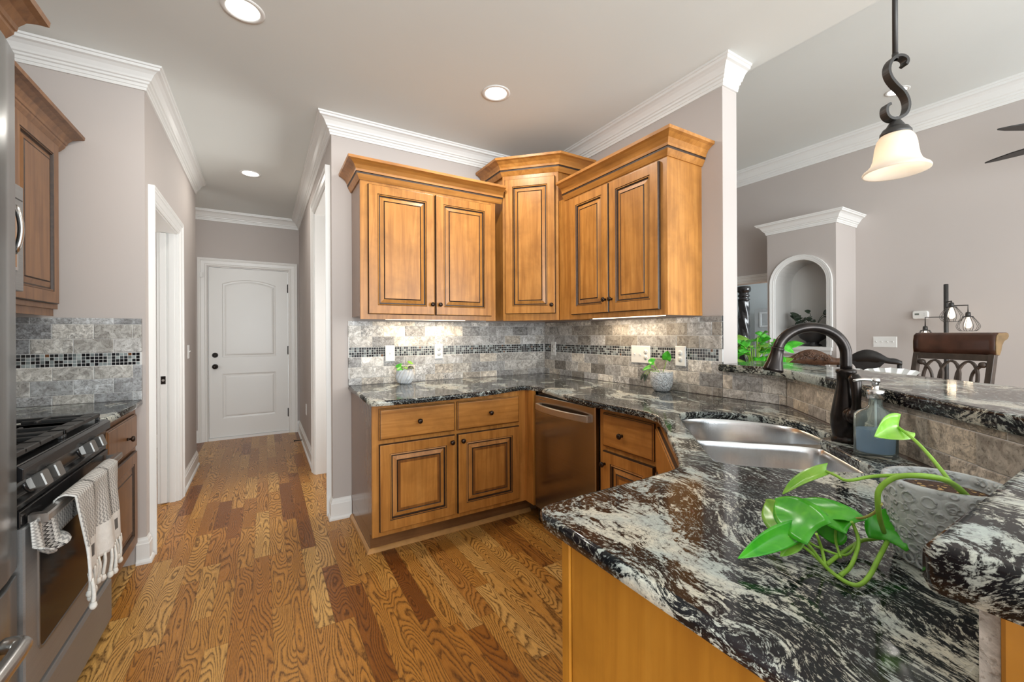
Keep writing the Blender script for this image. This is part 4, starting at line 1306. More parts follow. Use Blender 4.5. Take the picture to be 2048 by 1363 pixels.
def towel():
    t = thing('dish_towel', (-0.54, 2.1, 0.78), 'cream and grey woven dish towel with tasselled fringe hanging from the oven handle', 'towel')
    xh, zh = -0.541, 0.752          # the oven handle
    y0, y1 = 1.82, 2.265

    def pt(u, v, layer):
        """u 0..1 across, v metres down the front from the top of the handle; negative v is the back"""
        yy = y0 + (y1 - y0) * u + 0.010 * sin(v * 9 + u * 4)
        r = 0.0165 + 0.004 * layer
        wav = (0.010 * sin(u * 9.5 + v * 5) + 0.006 * sin(u * 23 + 1)) * min(1.0, abs(v) * 5)
        if v > 0.02:
            return V((xh + r + 0.010 + max(0, v) * 0.06 + wav + 0.004, yy, zh + 0.016 - (v - 0.02)))
        if v < -0.02:
            return V((xh - r + 0.002 - wav * 0.15, yy, zh + 0.016 + (v + 0.02)))
        a = (v + 0.02) / 0.04
        return V((xh - r + 0.002 + (2 * r + 0.012) * a, yy, zh + 0.016 + 0.010 * sin(pi * a)))
    b = MB(); b.uv = []
    nu, nv = 44, 40
    for sgn in (0, 1):
        ids = []
        for i in range(nv + 1):
            v = -0.13 + (0.30 + 0.13) * i / nv
            row = []
            for j in range(nu + 1):
                u = j / nu
                q = pt(u, v, 0)
                q2 = pt(u, v + 0.004, 0)
                n = (q2 - q).cross(V((0, 1, 0))).normalized()
                row.append(b.p(q + n * (-0.0022 if sgn else 0.0022)))
                b.uv.append((u * (y1 - y0), v))
            ids.append(row)
        for i in range(nv):
            for j in range(nu):
                q = (ids[i][j], ids[i][j + 1], ids[i + 1][j + 1], ids[i + 1][j])
                b.face(q if sgn else q[::-1], 0, True)
        if sgn:
            a_, c_ = first, ids
            for i in range(nv):
                for j in (0, nu):
                    b.face((a_[i][j], a_[i + 1][j], c_[i + 1][j], c_[i][j]), 0, True)
            for j in range(nu):
                for i in (0, nv):
                    b.face((a_[i][j], a_[i][j + 1], c_[i][j + 1], c_[i][j]), 0, True)
        first = ids
    b.build('cloth', 'towel', t)
    # folded tail hanging behind the handle to the left
    b = MB(); b.uv = []
    rows = []
    n, m_ = 20, 14
    for i in range(n + 1):
        u = i / n
        row = []
        ln = 0.085 + 0.035 * sin(pi * min(1, u * 1.15)) + 0.02 * u
        for j in range(m_ + 1):
            v = j / m_
            curl = max(0, v - 0.8) * 5
            row.append(b.p((-0.566 + 0.012 * sin(u * 11) * (0.4 + v) + 0.022 * curl + 0.012 * v, 1.695 + 0.165 * u + 0.02 * v * (1 - u) * -1, 0.748 - ln * v + 0.012 * curl)))
            b.uv.append((0.05 + 0.17 * u, 0.17 * v))
        rows.append(row)
    for i in range(n):
        for j in range(m_):
            b.face((rows[i][j], rows[i][j + 1], rows[i + 1][j + 1], rows[i + 1][j]), 0, True)
    o = b.build('folded_tail', 'towel', t)
    md = o.modifiers.new('thick', 'SOLIDIFY'); md.thickness = 0.004
    rnd = random.Random(5)
    for k in range(17):
        u = (k + 0.5) / 17
        q = pt(u, 0.30, 0)
        L = 0.055 + rnd.uniform(-0.012, 0.018) + 0.012 * (1 - u)
        sx, sy = rnd.uniform(-0.004, 0.004), rnd.uniform(-0.008, 0.008)
        pts = [q + V((0, 0, 0.006)), q + V((sx * 0.5 + 0.003, sy * 0.3, -L * 0.35)), q + V((sx + 0.002, sy, -L * 0.75)), q + V((sx, sy * 1.2, -L))]
        f = MB(); f.tube(pts, [0.0045, 0.0052, 0.0055, 0.0062], seg=7, smooth_n=3)
        e = pts[-1]
        f.lathe([(0.003, 0.004), (0.0085, -0.003), (0.0105, -0.011), (0.008, -0.019), (0.003, -0.023)], e, seg=9)
        f.build('tassel', 'fringe', t)


towel()


def fridge():
    y0, y1, xf, zt = 0.78, 1.672, -0.580, 2.045
    t = thing('refrigerator', (-0.9, 1.2, 0), 'tall stainless refrigerator filling the left edge, in front of the range', 'refrigerator')
    b = MB(); b.box((-1.21, y0, 0.02), (xf - 0.055, y1, zt)); b.build('body', 'fridge', t)

    def front(z0, z1, nm):
        b = MB()
        n = 10
        outl = [(xf - 0.052, y1 - 0.001), (xf - 0.004, y1 - 0.001), (xf, y1 - 0.006)]
        for k in range(1, n + 1):
            a = k / n
            yy = y1 - 0.006 - (y1 - y0 - 0.012) * a
            outl.append((xf + 0.022 * (1 - (2 * a - 1) ** 4), yy))
        outl += [(xf - 0.052, y0 + 0.001)]
        b.rings([[(q[0], q[1], z) for q in outl] for z in (z0, z0 + 0.004, z1 - 0.004, z1)], 0, True, True, True)
        return b.build(nm, 'fridge', t, 0.003)
    front(0.640, zt, 'door')
    dr = front(0.05, 0.622, 'freezer_drawer')
    b = MB(); b.tube([(xf + 0.02, 1.545, 0.497), (xf + 0.050, 1.53, 0.50), (xf + 0.062, 1.48, 0.50), (xf + 0.064, 1.2, 0.50), (xf + 0.062, 0.92, 0.50), (xf + 0.02, 0.88, 0.497)], 0.019, seg=12, smooth_n=4); b.build('drawer_handle', 'steelbar', dr)
    b = MB(); b.box((-1.2, y0 + 0.01, 0), (xf - 0.06, y1 - 0.01, 0.021)); b.build('base_grille', 'black', t)
    c = thing('wall_cabinet', (-0.9, 1.2, 2.06), 'maple cabinet above the refrigerator, only its crown moulding tip showing', 'cabinet', 'maple wall cabinets')
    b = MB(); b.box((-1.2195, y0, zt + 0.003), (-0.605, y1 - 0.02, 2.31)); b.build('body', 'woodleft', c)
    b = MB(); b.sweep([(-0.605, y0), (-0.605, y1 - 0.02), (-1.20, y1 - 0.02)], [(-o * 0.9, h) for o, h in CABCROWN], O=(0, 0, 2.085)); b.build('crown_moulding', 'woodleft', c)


fridge()


def left_cabs():
    x, y0, y1 = -0.615, 2.458, YS - 0.002
    t = thing('base_cabinet', (x, (y0 + y1) / 2, 0), 'narrow brown maple base cabinet with one drawer and door, right of the range', 'cabinet', 'maple base cabinets')
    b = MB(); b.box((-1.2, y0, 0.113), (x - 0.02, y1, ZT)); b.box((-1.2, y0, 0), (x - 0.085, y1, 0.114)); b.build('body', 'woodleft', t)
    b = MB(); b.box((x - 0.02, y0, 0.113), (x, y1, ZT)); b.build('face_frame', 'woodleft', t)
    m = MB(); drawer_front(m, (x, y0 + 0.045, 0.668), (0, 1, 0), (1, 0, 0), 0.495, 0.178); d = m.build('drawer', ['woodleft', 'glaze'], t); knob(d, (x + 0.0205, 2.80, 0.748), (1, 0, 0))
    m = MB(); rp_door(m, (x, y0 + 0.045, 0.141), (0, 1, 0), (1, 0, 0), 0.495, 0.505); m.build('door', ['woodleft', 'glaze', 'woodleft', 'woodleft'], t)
    b = MB(); b.slab(ccw([(-1.219, 2.456), (-0.600, 2.456), (-0.585, 2.50), (-0.578, 2.9), (-0.582, YS - 0.0135), (-1.219, YS - 0.0135)]), ZT + 0.0005, 0.914, None, 0.008)
    tag(b.build('countertop', 'granite'), 'short dark granite countertop between the range and the stub wall', 'countertop')
    # wall cabinet and microwave
    xu, z0, z1 = -0.895, 1.372, 2.245
    u = thing('wall_cabinet', (xu, 2.72, z0), 'brown maple wall cabinet beside the microwave on the left', 'cabinet', 'maple wall cabinets')
    yu0, yu1 = 2.462, 2.985
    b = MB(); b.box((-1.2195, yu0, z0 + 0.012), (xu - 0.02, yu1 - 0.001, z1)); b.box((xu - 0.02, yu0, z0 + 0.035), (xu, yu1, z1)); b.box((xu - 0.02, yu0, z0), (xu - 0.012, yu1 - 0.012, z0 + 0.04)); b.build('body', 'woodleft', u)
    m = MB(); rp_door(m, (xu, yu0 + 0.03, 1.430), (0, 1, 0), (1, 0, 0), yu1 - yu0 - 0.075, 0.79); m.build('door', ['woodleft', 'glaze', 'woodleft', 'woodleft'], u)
    b = MB(); b.sweep([(xu, 1.70), (xu, yu1), (-1.2, yu1)], [(-o, h) for o, h in CABCROWN], O=(0, 0, z1 - 0.02)); b.build('crown_moulding', 'woodleft', u)
    c = thing('wall_cabinet', (xu, 2.07, 1.88), 'short maple wall cabinet above the microwave, mostly hidden by the refrigerator', 'cabinet', 'maple wall cabinets')
    b = MB(); b.box((-1.2195, 1.70, 1.882), (xu, 2.459, 2.22)); b.build('body', 'woodleft', c)
    m = MB(); rp_door(m, (xu, 1.73, 1.90), (0, 1, 0), (1, 0, 0), 0.70, 0.30); m.build('door', ['woodleft', 'glaze', 'woodleft', 'woodleft'], c)
    mw = thing('microwave', (-1.0, 2.07, 1.445), 'stainless over-the-range microwave with curved handle at the left edge', 'microwave')
    y0, y1, x = 1.70, 2.455, -0.832
    b = MB(); b.box((-1.2195, y0, 1.448), (x - 0.03, y1, 1.875)); b.build('body', 'black', mw)
    b = MB(); b.box((x - 0.03, y0, 1.452), (x, y1, 1.872)); d = b.build('door', 'steel', mw, 0.004)
    b = MB(); b.raised((x, 1.90, 1.53), (0, 1, 0), (0, 0, 1), (1, 0, 0), 0.50, 0.25, [(0, 0), (0.0, 0.004), (0.012, 0.004), (0.016, 0.001)], [0, 0, 0, 1]); b.build('window', ['steelbar', 'blackglass'], d)
    b = MB(); b.box((x - 0.002, y0 + 0.01, 1.812), (x + 0.001, y1 - 0.01, 1.817)); b.build('vent_slot', 'slot', d)
    b = MB(); b.tube([(x, 2.385, 1.60), (x + 0.012, 2.37, 1.615), (x + 0.021, 2.37, 1.665), (x + 0.021, 2.37, 1.715), (x + 0.012, 2.37, 1.765), (x, 2.385, 1.78)], 0.010, seg=10, smooth_n=4); b.build('handle', 'steelbar', d)


left_cabs()


# ================================================================== SWITCHES AND OUTLETS
def plate(c, A, N, w, h, parts, label, cat, grp=None):
    """wall plate at c; parts: list of ('toggle'|'rocker'|'duplex', offset along A)"""
    c, A, N = V(c), V(A).normalized(), V(N).normalized()
    t = thing('light_switch' if cat == 'light switch' else 'wall_outlet', c, label, cat, grp)
    b = MB(); Z = V((0, 0, 1))
    b.raised(c - A * w / 2 - Z * h / 2 + N * 0.0004, A, Z, N, w, h, [(0, 0), (0, 0.003), (0.004, 0.006)], [0, 0, 0]); b.build('cover_plate', 'white', t)
    for kind, o in parts:
        q = c + A * o + N * 0.0062
        if kind == 'toggle':
            b = MB(); b.raised(q - A * 0.005 - Z * 0.012, A, Z, N, 0.010, 0.024, [(0, 0), (0, 0.0008)], [0, 0]); b.build('toggle_slot', 'white', t)
            b = MB(); b.rings([[q + A * a * 0.0035 + Z * (z0 + 0.010 * e) + N * h for a, e in ((-1, -0.5), (1, -0.5), (1, 0.5), (-1, 0.5))] for h, z0 in ((0.0005, 0.0), (0.011, 0.006))], [0], True, True, False); b.build('toggle', 'white', t)
        elif kind == 'duplex':
            for s in (-1, 1):
                b = MB(); b.lathe([(0.0165, -0.001), (0.0165, 0.0015), (0.001, 0.0016)], q + Z * 0.0195 * s, ax=N, seg=18, sx=1.0, sy=1.0)
                so = b.build('socket', 'white', t)
                b = MB()
                for a in (-0.006, 0.006):
                    b.raised(q + Z * (0.0195 * s - 0.001) + A * (a - 0.0012) + N * 0.0015, A, Z, N, 0.0024, 0.008, [(0, 0), (0, 0.0004)], [0, 0])
                b.raised(q + Z * (0.0195 * s - 0.009) + A * (-0.0022) + N * 0.0015, A, Z, N, 0.0044, 0.0044, [(0, 0), (0, 0.0004)], [0, 0])
                b.build('slots', 'slot', so)
    return t


TY = YB - 0.0112; TX = XR - 0.0112
plate((0.795, TY, 1.132), (1, 0, 0), (0, -1, 0), 0.070, 0.118, [('toggle', 0)], 'white single toggle switch plate on the back splashback above the lotus pot', 'light switch', 'white wall plates')
plate((1.172, TY, 1.138), (1, 0, 0), (0, -1, 0), 0.070, 0.118, [('duplex', 0)], 'white duplex outlet on the back splashback over the mosaic band', 'outlet', 'white wall plates')
plate((TX, 2.94, 1.140), (0, -1, 0), (-1, 0, 0), 0.070, 0.118, [('duplex', 0)], 'white outlet on the right splashback nearest the kitchen corner', 'outlet', 'white wall plates')
plate((TX, 1.958, 1.128), (0, -1, 0), (-1, 0, 0), 0.165, 0.118, [('toggle', -0.046), ('toggle', 0), ('duplex', 0.046)], 'wide white three-gang switch plate on the right splashback', 'light switch', 'white wall plates')
plate((TX, 1.645, 1.130), (0, -1, 0), (-1, 0, 0), 0.074, 0.122, [('duplex', 0)], 'white outlet on the right splashback behind the leafy grey pot', 'outlet', 'white wall plates')
plate((XS, 4.58, 1.128), (0, 1, 0), (1, 0, 0), 0.070, 0.118, [('toggle', 0)], 'white toggle switch on the left hall wall past the doorway', 'light switch', 'white wall plates')
plate((XH, 5.13, 0.442), (0, -1, 0), (-1, 0, 0), 0.070, 0.118, [('duplex', 0)], 'white outlet low on the right hall wall near the end door', 'outlet', 'white wall plates')
plate((XLV, 1.722, 1.166), (0, -1, 0), (-1, 0, 0), 0.195, 0.112, [('toggle', -0.069), ('toggle', -0.023), ('toggle', 0.023), ('toggle', 0.069)], 'white four-gang switch plate on the living room wall', 'light switch', 'white wall plates')

t = thing('thermostat', (XLV, 1.44, 1.437), 'white thermostat with small grey display on the living room wall', 'thermostat')
b = MB(); pl = round_poly([(1.384, 1.398), (1.50, 1.398), (1.50, 1.477), (1.384, 1.477)], 0.02, 4)
b.rings([[(XLV - h, q[0], q[1]) for q in inset(pl, i)] for i, h in ((0, 0.0005), (0, 0.022), (0.006, 0.027))], 0, True, True, False); b.build('case', 'white', t)
b = MB(); b.box((XLV - 0.0278, 1.45, 1.437), (XLV - 0.0268, 1.482, 1.454)); b.build('display', 'screen', t)
for zz in (1.432, 1.448):
    b = MB(); b.box((XLV - 0.0285, 1.407, zz), (XLV - 0.0268, 1.417, zz + 0.006)); b.build('button', 'ceramic', t)


# ================================================================== FAUCET AND SOAP
def faucet():
    c = V((1.640, 0.604, 0.9142))
    t = thing('kitchen_faucet', c, 'dark oil-rubbed bronze gooseneck faucet with pull-down spray head behind the sink', 'faucet')
    b = MB(); b.lathe([(0.040, 0), (0.041, 0.010), (0.037, 0.014), (0.0365, 0.022), (0.039, 0.030), (0.0425, 0.055), (0.042, 0.085), (0.036, 0.125), (0.029, 0.165), (0.0255, 0.195), (0.025, 0.222), (0.028, 0.226), (0.028, 0.234), (0.021, 0.238)], c, seg=28); b.build('body', 'bronze', t)
    D = V((-0.790, 0.613, 0)).normalized()
    pts = [c + V((0, 0, 0.232))]
    r = 0.106; zc = 0.284
    for k in range(0, 15):
        a = pi * k / 14 * 0.93
        pts.append(c + D * (r - r * cos(a)) + V((0, 0, zc + r * 0.86 * sin(a))))
    b = MB(); b.tube(pts, 0.0165, seg=14, smooth_n=3); b.build('gooseneck', 'bronze', t)
    e = pts[-1]; d = (pts[-1] - pts[-2]).normalized(); d = (d + V((0, 0, -1.2)) + D * 0.10).normalized()
    b = MB(); b.lathe([(0.0185, -0.004), (0.0200, 0.0), (0.0185, 0.004), (0.0195, 0.02), (0.023, 0.045), (0.030, 0.068), (0.031, 0.075), (0.026, 0.078)], e, ax=d, seg=22); sp = b.build('spray_head', 'bronze', t)
    b = MB(); bt = e + d * 0.045 - D * -0.0; side = d.cross(D.cross(d)).normalized()
    S = V((D.y, -D.x, 0)); b.lathe([(0.007, 0.015), (0.0075, 0.024), (0.004, 0.027)], e + d * 0.05, ax=S + D * -0.6, seg=12); b.build('spray_button', 'bronze', sp)
    # side lever
    s = V((-0.74, -0.67, 0)).normalized()
    hb = c + V((0, 0, 0.093))
    b = MB(); b.lathe([(0.022, 0.02), (0.026, 0.034), (0.0265, 0.048), (0.0225, 0.052), (0.026, 0.056), (0.027, 0.068), (0.021, 0.078), (0.006, 0.081)], hb, ax=s, seg=22); lv = b.build('valve_ball', 'bronze', t)
    p0 = hb + s * 0.062
    b = MB(); b.tube([p0 + V((0, 0, 0.012)), p0 + V((0, 0, 0.040)) + s * 0.004, p0 + V((0, 0, 0.085)) + s * 0.003, p0 + V((0, 0, 0.118)) - s * 0.004, p0 + V((0, 0, 0.132)) - s * 0.006], [0.016, 0.0115, 0.0135, 0.018, 0.010], seg=12, smooth_n=4); b.build('lever', 'bronze', lv)


faucet()


def soap():
    c = V((1.512, 0.487, 0.9142))
    t = thing('soap_dispenser', c, 'pale aqua glass soap dispenser with blue soap and chrome pump beside the faucet', 'soap dispenser')
    rot = Matrix.Rotation(radians(-62), 4, 'Z')
    xf = Matrix.Translation(c) @ rot
    sx, sy = 1.0, 0.62
    b = MB(xf)
    outp = [(0.048, 0.0), (0.051, 0.004), (0.050, 0.012), (0.050, 0.110), (0.049, 0.120), (0.040, 0.130), (0.022, 0.138), (0.016, 0.146), (0.0155, 0.168), (0.018, 0.170), (0.018, 0.174)]
    inn = [(0.0135, 0.174), (0.013, 0.148), (0.018, 0.139), (0.036, 0.127), (0.0455, 0.117), (0.0465, 0.10), (0.0465, 0.016), (0.043, 0.010)]

    def sect(r, h):
        k = min(1.0, max(0.0, (r - 0.018) / 0.02))
        return [V((r * cos(a) * 1.0, r * sin(a) * (1 - 0.34 * k), h)) for a in [2 * pi * i / 32 for i in range(32)]]
    b.rings([sect(r, h) for r, h in outp + inn], 0, True, True, True); gl = b.build('bottle', 'glass', t)
    b = MB(xf); b.rings([sect(r, h) for r, h in ((0.0425, 0.0115), (0.0455, 0.017), (0.0455, 0.078), (0.0450, 0.0785))], 0, True, True, True); b.build('liquid_soap', 'soap', t)
    b = MB(xf); b.lathe([(0.016, 0), (0.017, 0.003), (0.011, 0.004), (0.009, 0.002), (0.001, 0.003)], (0, -0.0335, 0.075), ax=(0, -1, 0), seg=24); b.build('seal', 'glass', gl)
    b = MB(xf); b.lathe([(0.0205, 0.166), (0.0205, 0.188), (0.019, 0.191), (0.008, 0.192), (0.008, 0.212), (0.011, 0.213), (0.011, 0.224), (0.006, 0.226)], (0, 0, 0), seg=22); pm = b.build('pump', 'chrome', t)
    b = MB(); q = c + V((0, 0, 0.219)); dv = V((-0.62, 0.78, 0)).normalized(); b.tube([q, q + dv * 0.03 + V((0, 0, 0.001)), q + dv * 0.052 - V((0, 0, 0.003))], [0.0055, 0.005, 0.004], seg=10, smooth_n=3); b.build('nozzle', 'chrome', pm)
    b = MB(); b.tube([c + V((0, 0, 0.166)), c + V((0.002, 0, 0.09)), c + V((0.006, 0, 0.02))], 0.0028, seg=8); b.build('dip_tube', 'white', pm)


soap()

# ================================================================== POTTED PLANTS ON THE WORKTOP
def big_pothos():
    c = V((0.895, 0.205, 0.9142))
    t = thing('potted_pothos', c, 'trailing pothos in a grey textured pot on the peninsula, bright leaves lying on the granite', 'potted plant', 'pothos plants')
    b = MB()
    b.lathe([(0.048, 0), (0.053, 0.004), (0.063, 0.04), (0.070, 0.085), (0.0735, 0.125), (0.072, 0.130), (0.062, 0.130), (0.0605, 0.122), (0.058, 0.105)], c, seg=48, cap1=False); b.build('pot', 'concrete', t)
    b = MB()
    for r_ in range(6):
        h = 0.014 + r_ * 0.0195
        rad = 0.054 + 0.0195 * (h / 0.13) ** 0.75
        for k in range(19):
            a = 2 * pi * (k + 0.5 * (r_ % 2)) / 19
            q = c + V((rad * cos(a), rad * sin(a), h)); sd = V((-sin(a), cos(a), 0)); up = V((0.12 * cos(a), 0.12 * sin(a), 1)).normalized()
            rr0 = 0.0068 + 0.0012 * sin(k * 5.1 + r_ * 2.3)
            b.tube([q + sd * rr0 * cos(x) + up * rr0 * sin(x) for x in [2 * pi * i / 12 for i in range(13)]], 0.0021, seg=6)
    b.build('ring_relief', 'concrete', t)
    b = MB(); b.lathe([(0.0605, 0.111), (0.045, 0.115), (0.02, 0.117), (0.001, 0.117)], c, seg=24, cap0=True); b.build('soil', 'soil', t)
    S = lambda pts, r0, r1, nm='stem', m='stem': MB().tube(pts, [r0 + (r1 - r0) * i / (len(pts) - 1) for i in range(len(pts))], seg=8, smooth_n=4).build(nm, m, t)
    root = (0.862, 0.172, 1.034)
    S([root, (.836, .180, 1.055), (.800, .186, 1.070), (.774, .204, 1.074), (.767, .226, 1.066), (.764, .242, 1.045), (.768, .245, 1.02), (.792, .250, .99), (.825, .256, .962)], .0042, .0034)
    S([(.826, .182, 1.060), (.852, .209, 1.085), (.889, .237, 1.100), (.939, .271, 1.108)], .0028, .0022)
    S([(.771, .213, 1.073), (.766, .250, 1.061), (.748, .274, 1.051), (.758, .292, 1.051), (.79, .318, 1.045)], .0026, .0020)
    S([(.767, .241, 1.024), (.785, .256, 1.0), (.805, .282, .978), (.835, .318, .965)], .0022, .0018, 'stem', 'stemtan')
    S([(.727, .336, .955), (.734, .318, .936), (.720, .292, .9225), (.706, .264, .9195), (.711, .249, .9195), (.739, .246, .925), (.786, .250, .936), (.834, .255, .945)], .0026, .0034)
    S([(.714, .272, .9195), (.749, .271, .925), (.790, .276, .945), (.796, .283, .965), (.791, .285, .975)], .0032, .0022)
    S([(.730, .295, .9205), (.790, .295, .924), (.838, .290, .930), (.848, .279, .935), (.846, .262, .945)], .003, .0026)
    S([(.722, .293, .922), (.735, .303, .940), (.716, .302, .968)], .0026, .002)
    S([(.715, .328, .945), (.728, .313, .930), (.722, .294, .922)], .002, .0026)
    S([(.840, .293, .930), (.779, .289, .924), (.758, .322, .930), (.745, .334, .945)], .002, .002)
    S([(.765, .290, .924), (.790, .306, .936), (.806, .312, .954)], .002, .002)
    L = lambda bs, tp, up, w, m='leaf', cup=0.25, dr=0.15: MB().leaf(bs, tp, up, w, 0, cup, dr).build('leaf', m, t)
    L((.718, .304, .970), (.768, .388, .982), (-.80, -.30, .52), .066, cup=.16, dr=.02)
    L((.795, .287, .968), (.838, .376, .975), (-.62, -.50, .62), .054, cup=.16, dr=.06)
    L((.834, .255, .946), (.868, .258, .990), (-.65, -.33, .49), .060, cup=.14, dr=.03)
    L((.727, .336, .956), (.612, .347, .950), (-.35, -.7, .8), .034, cup=.40, dr=.22)
    L((.715, .328, .946), (.672, .331, .934), (-.3, -.6, .9), .022, 'leafpale', .5, .05)
    L((.748, .362, .944), (.792, .418, .966), (-.8, .2, .5), .045, 'leafpale', .3, .05)
    L((.806, .312, .955), (.800, .335, .932), (-.7, -.3, .3), .052, 'leaf', .2, .1)
    L((.800, .290, .972), (.826, .331, .950), (-.2, -.2, 1), .03, 'leaf', .3, .2)
    L((.79, .318, 1.045), (.750, .372, 1.010), (-.35, -.2, .9), .026, 'leafpale', .5, .22)
    L((.939, .271, 1.108), (.884, .285, 1.098), (.2, -.75, .55), .046, 'leafpale', .75, .05)


big_pothos()


def lotus_pot():
    c = V((0.878, 2.985, 0.9142))
    t = thing('potted_pothos', c, 'small green plant in a faceted white lotus pot on the back counter', 'potted plant', 'pothos plants')
    prof = [(0.032, 0.0), (0.046, 0.008), (0.060, 0.035), (0.063, 0.06), (0.058, 0.088), (0.050, 0.104)]
    b = MB(); n = 28
    rr = []
    for k, (r, h) in enumerate(prof):
        rr.append([c + V(((r + 0.0035 * cos(14 * a + pi * k)) * cos(a), (r + 0.0035 * cos(14 * a + pi * k)) * sin(a), h + (0.006 * cos(7 * a) if k == len(prof) - 1 else 0))) for a in [2 * pi * i / n for i in range(n)]])
    rr += [[c + V((0.044 * cos(a), 0.044 * sin(a), 0.100)) for a in [2 * pi * i / n for i in range(n)]], [c + V((0.042 * cos(a), 0.042 * sin(a), 0.085)) for a in [2 * pi * i / n for i in range(n)]]]
    b.rings(rr, 0, True, True, False); b.build('pot', 'ceramic', t)
    b = MB(); b.lathe([(0.043, 0.0855), (0.001, 0.092)], c, seg=16); b.build('soil', 'soil', t)
    for a, r, h, w, m in ((2.6, .045, .130, .045, 'leaf'), (3.6, .052, .112, .036, 'leaf'), (0.3, .058, .150, .034, 'leafpale'), (5.6, .050, .118, .036, 'leafdark'), (1.6, .03, .122, .03, 'leaf'), (4.6, .035, .120, .03, 'leafpale')):
        d = V((cos(a), sin(a), 0))
        q = c + d * r * 0.55 + V((0, 0, h))
        MB().tube([c + d * 0.01 + V((0, 0, 0.088)), c + d * r * 0.4 + V((0, 0, h * 0.9)), q], 0.0016, seg=6, smooth_n=3).build('stem', 'stem', t)
        MB().leaf(q, q + d * 0.045 + V((0, 0, -0.006)), V((0, -0.7, 0.8)) + d * 0.3, w, 0, 0.2, 0.1).build('leaf', m, t)


def woven_pot():
    c = V((2.108, 1.722, 0.9142))
    t = thing('potted_pothos', c, 'pothos cutting in a pale scale-textured round pot on the right counter', 'potted plant', 'pothos plants')
    b = MB(); b.lathe([(0.038, 0), (0.050, 0.006), (0.062, 0.035), (0.067, 0.07), (0.0675, 0.118), (0.065, 0.121), (0.058, 0.121), (0.056, 0.105)], c, seg=40, cap1=False); b.build('pot', 'basket', t)
    b = MB(); b.lathe([(0.0565, 0.107), (0.001, 0.112)], c, seg=20); b.build('soil', 'soil', t)
    for pts, tip, up, w, m in (([(-.005, .005, .108), (-.02, .03, .15), (-.015, .045, .175)], (-.035, .075, .185), (-.8, -.4, .5), .048, 'leaf'),
                               ([(0, -.005, .108), (-.01, -.035, .16), (-.015, -.05, .195)], (-.02, -.062, .250), (-.9, -.3, .2), .058, 'leaf'),
                               ([(-.005, .0, .108), (-.03, .045, .135), (-.03, .06, .145)], (-.05, .105, .125), (-.7, 0, .8), .040, 'leaf'),
                               ([(-.01, .01, .110), (-.045, .06, .125), (-.06, .085, .10)], (-.07, .105, .062), (-.8, .1, .4), .026, 'leafdark'),
                               ([(-.01, .01, .108), (-.04, .05, .118), (-.055, .07, .095)], (-.072, .074, .055), (-.8, -.3, .4), .022, 'leafdark')):
        P = [c + V(q) for q in pts]
        MB().tube(P, 0.0018, seg=6, smooth_n=4).build('stem', 'stem', t)
        MB().leaf(P[-1], c + V(tip), up, w, 0, 0.25, 0.05).build('leaf', m, t)


lotus_pot(); woven_pot()


# ================================================================== PENDANT OVER THE BAR
def pendant():
    c = V((1.833, 0.533, 0))
    t = thing('pendant_light', (c.x, c.y, ZC), 'bell-shaped frosted glass pendant on a dark scrolled iron stem above the bar', 'pendant light')
    b = MB(); b.lathe([(0.065, -0.001), (0.065, -0.012), (0.05, -0.022), (0.012, -0.028)], (c.x, c.y, ZC), seg=28); b.build('canopy', 'iron', t)
    b = MB(); b.tube([(c.x, c.y, ZC - 0.02), (c.x, c.y, 2.19)], 0.0075, seg=12); b.lathe([(0.009, 0), (0.009, 0.02)], (c.x, c.y, 2.19), seg=12); b.build('rod', 'iron', t)
    # S scroll, its flat bar turned to face across the bar
    H = V((0.858, -0.514, 0)); Wd = V((0.514, 0.858, 0))
    pts = []
    pr_ = [(.028, 2.169), (.033, 2.180), (.030, 2.191), (.018, 2.198), (.002, 2.198), (-.014, 2.189), (-.026, 2.171), (-.029, 2.149), (-.021, 2.125), (-.003, 2.102), (.018, 2.082), (.032, 2.059), (.037, 2.033), (.030, 2.008), (.014, 1.994), (-.005, 1.987), (-.024, 1.990), (-.036, 2.003), (-.038, 2.021), (-.033, 2.033), (-.024, 2.037)]
    for a, z in pr_:
        pts.append(V((c.x, c.y, z)) + H * a)
    b = MB(); b.ribbon(pts, Wd, 0.026, 0.009, smooth_n=3); b.build('scroll', 'iron', t)
    b = MB(); b.lathe([(0.009, 1.995), (0.011, 1.988), (0.016, 1.980), (0.024, 1.966), (0.027, 1.960), (0.034, 1.957), (0.037, 1.951), (0.041, 1.945), (0.042, 1.936), (0.036, 1.931)], (c.x, c.y, 0), seg=28); b.build('socket_cup', 'iron', t)
    b = MB()
    outp = [(0.034, 1.939), (0.042, 1.934), (0.050, 1.920), (0.0545, 1.900), (0.057, 1.878), (0.060, 1.858), (0.066, 1.841), (0.076, 1.829), (0.085, 1.822), (0.0885, 1.816), (0.0875, 1.811)]
    inn = [(0.084, 1.812), (0.074, 1.822), (0.063, 1.836), (0.057, 1.856), (0.054, 1.878), (0.0515, 1.899), (0.047, 1.918), (0.040, 1.930), (0.034, 1.934)]
    b.lathe(outp + inn, (c.x, c.y, 0), seg=40, cap0=False, cap1=False); b.build('glass_shade', 'shade', t)
    b = MB(); b.lathe([(0.012, 0.055), (0.014, 0.045), (0.024, 0.02), (0.026, 0.005), (0.018, -0.012), (0.001, -0.018)], (c.x, c.y, 1.872), seg=20); b.build('bulb', 'bulb', t)
    l = bpy.data.lights.new('pendant_bulb_light', 'POINT'); l.energy = 0.12; l.color = (1.0, 0.86, 0.70); l.shadow_soft_size = 0.03
    o = bpy.data.objects.new('pendant_bulb_light', l); o.location = (0, 0, 1.848 - ZC); o.parent = t; COL.objects.link(o)


pendant()


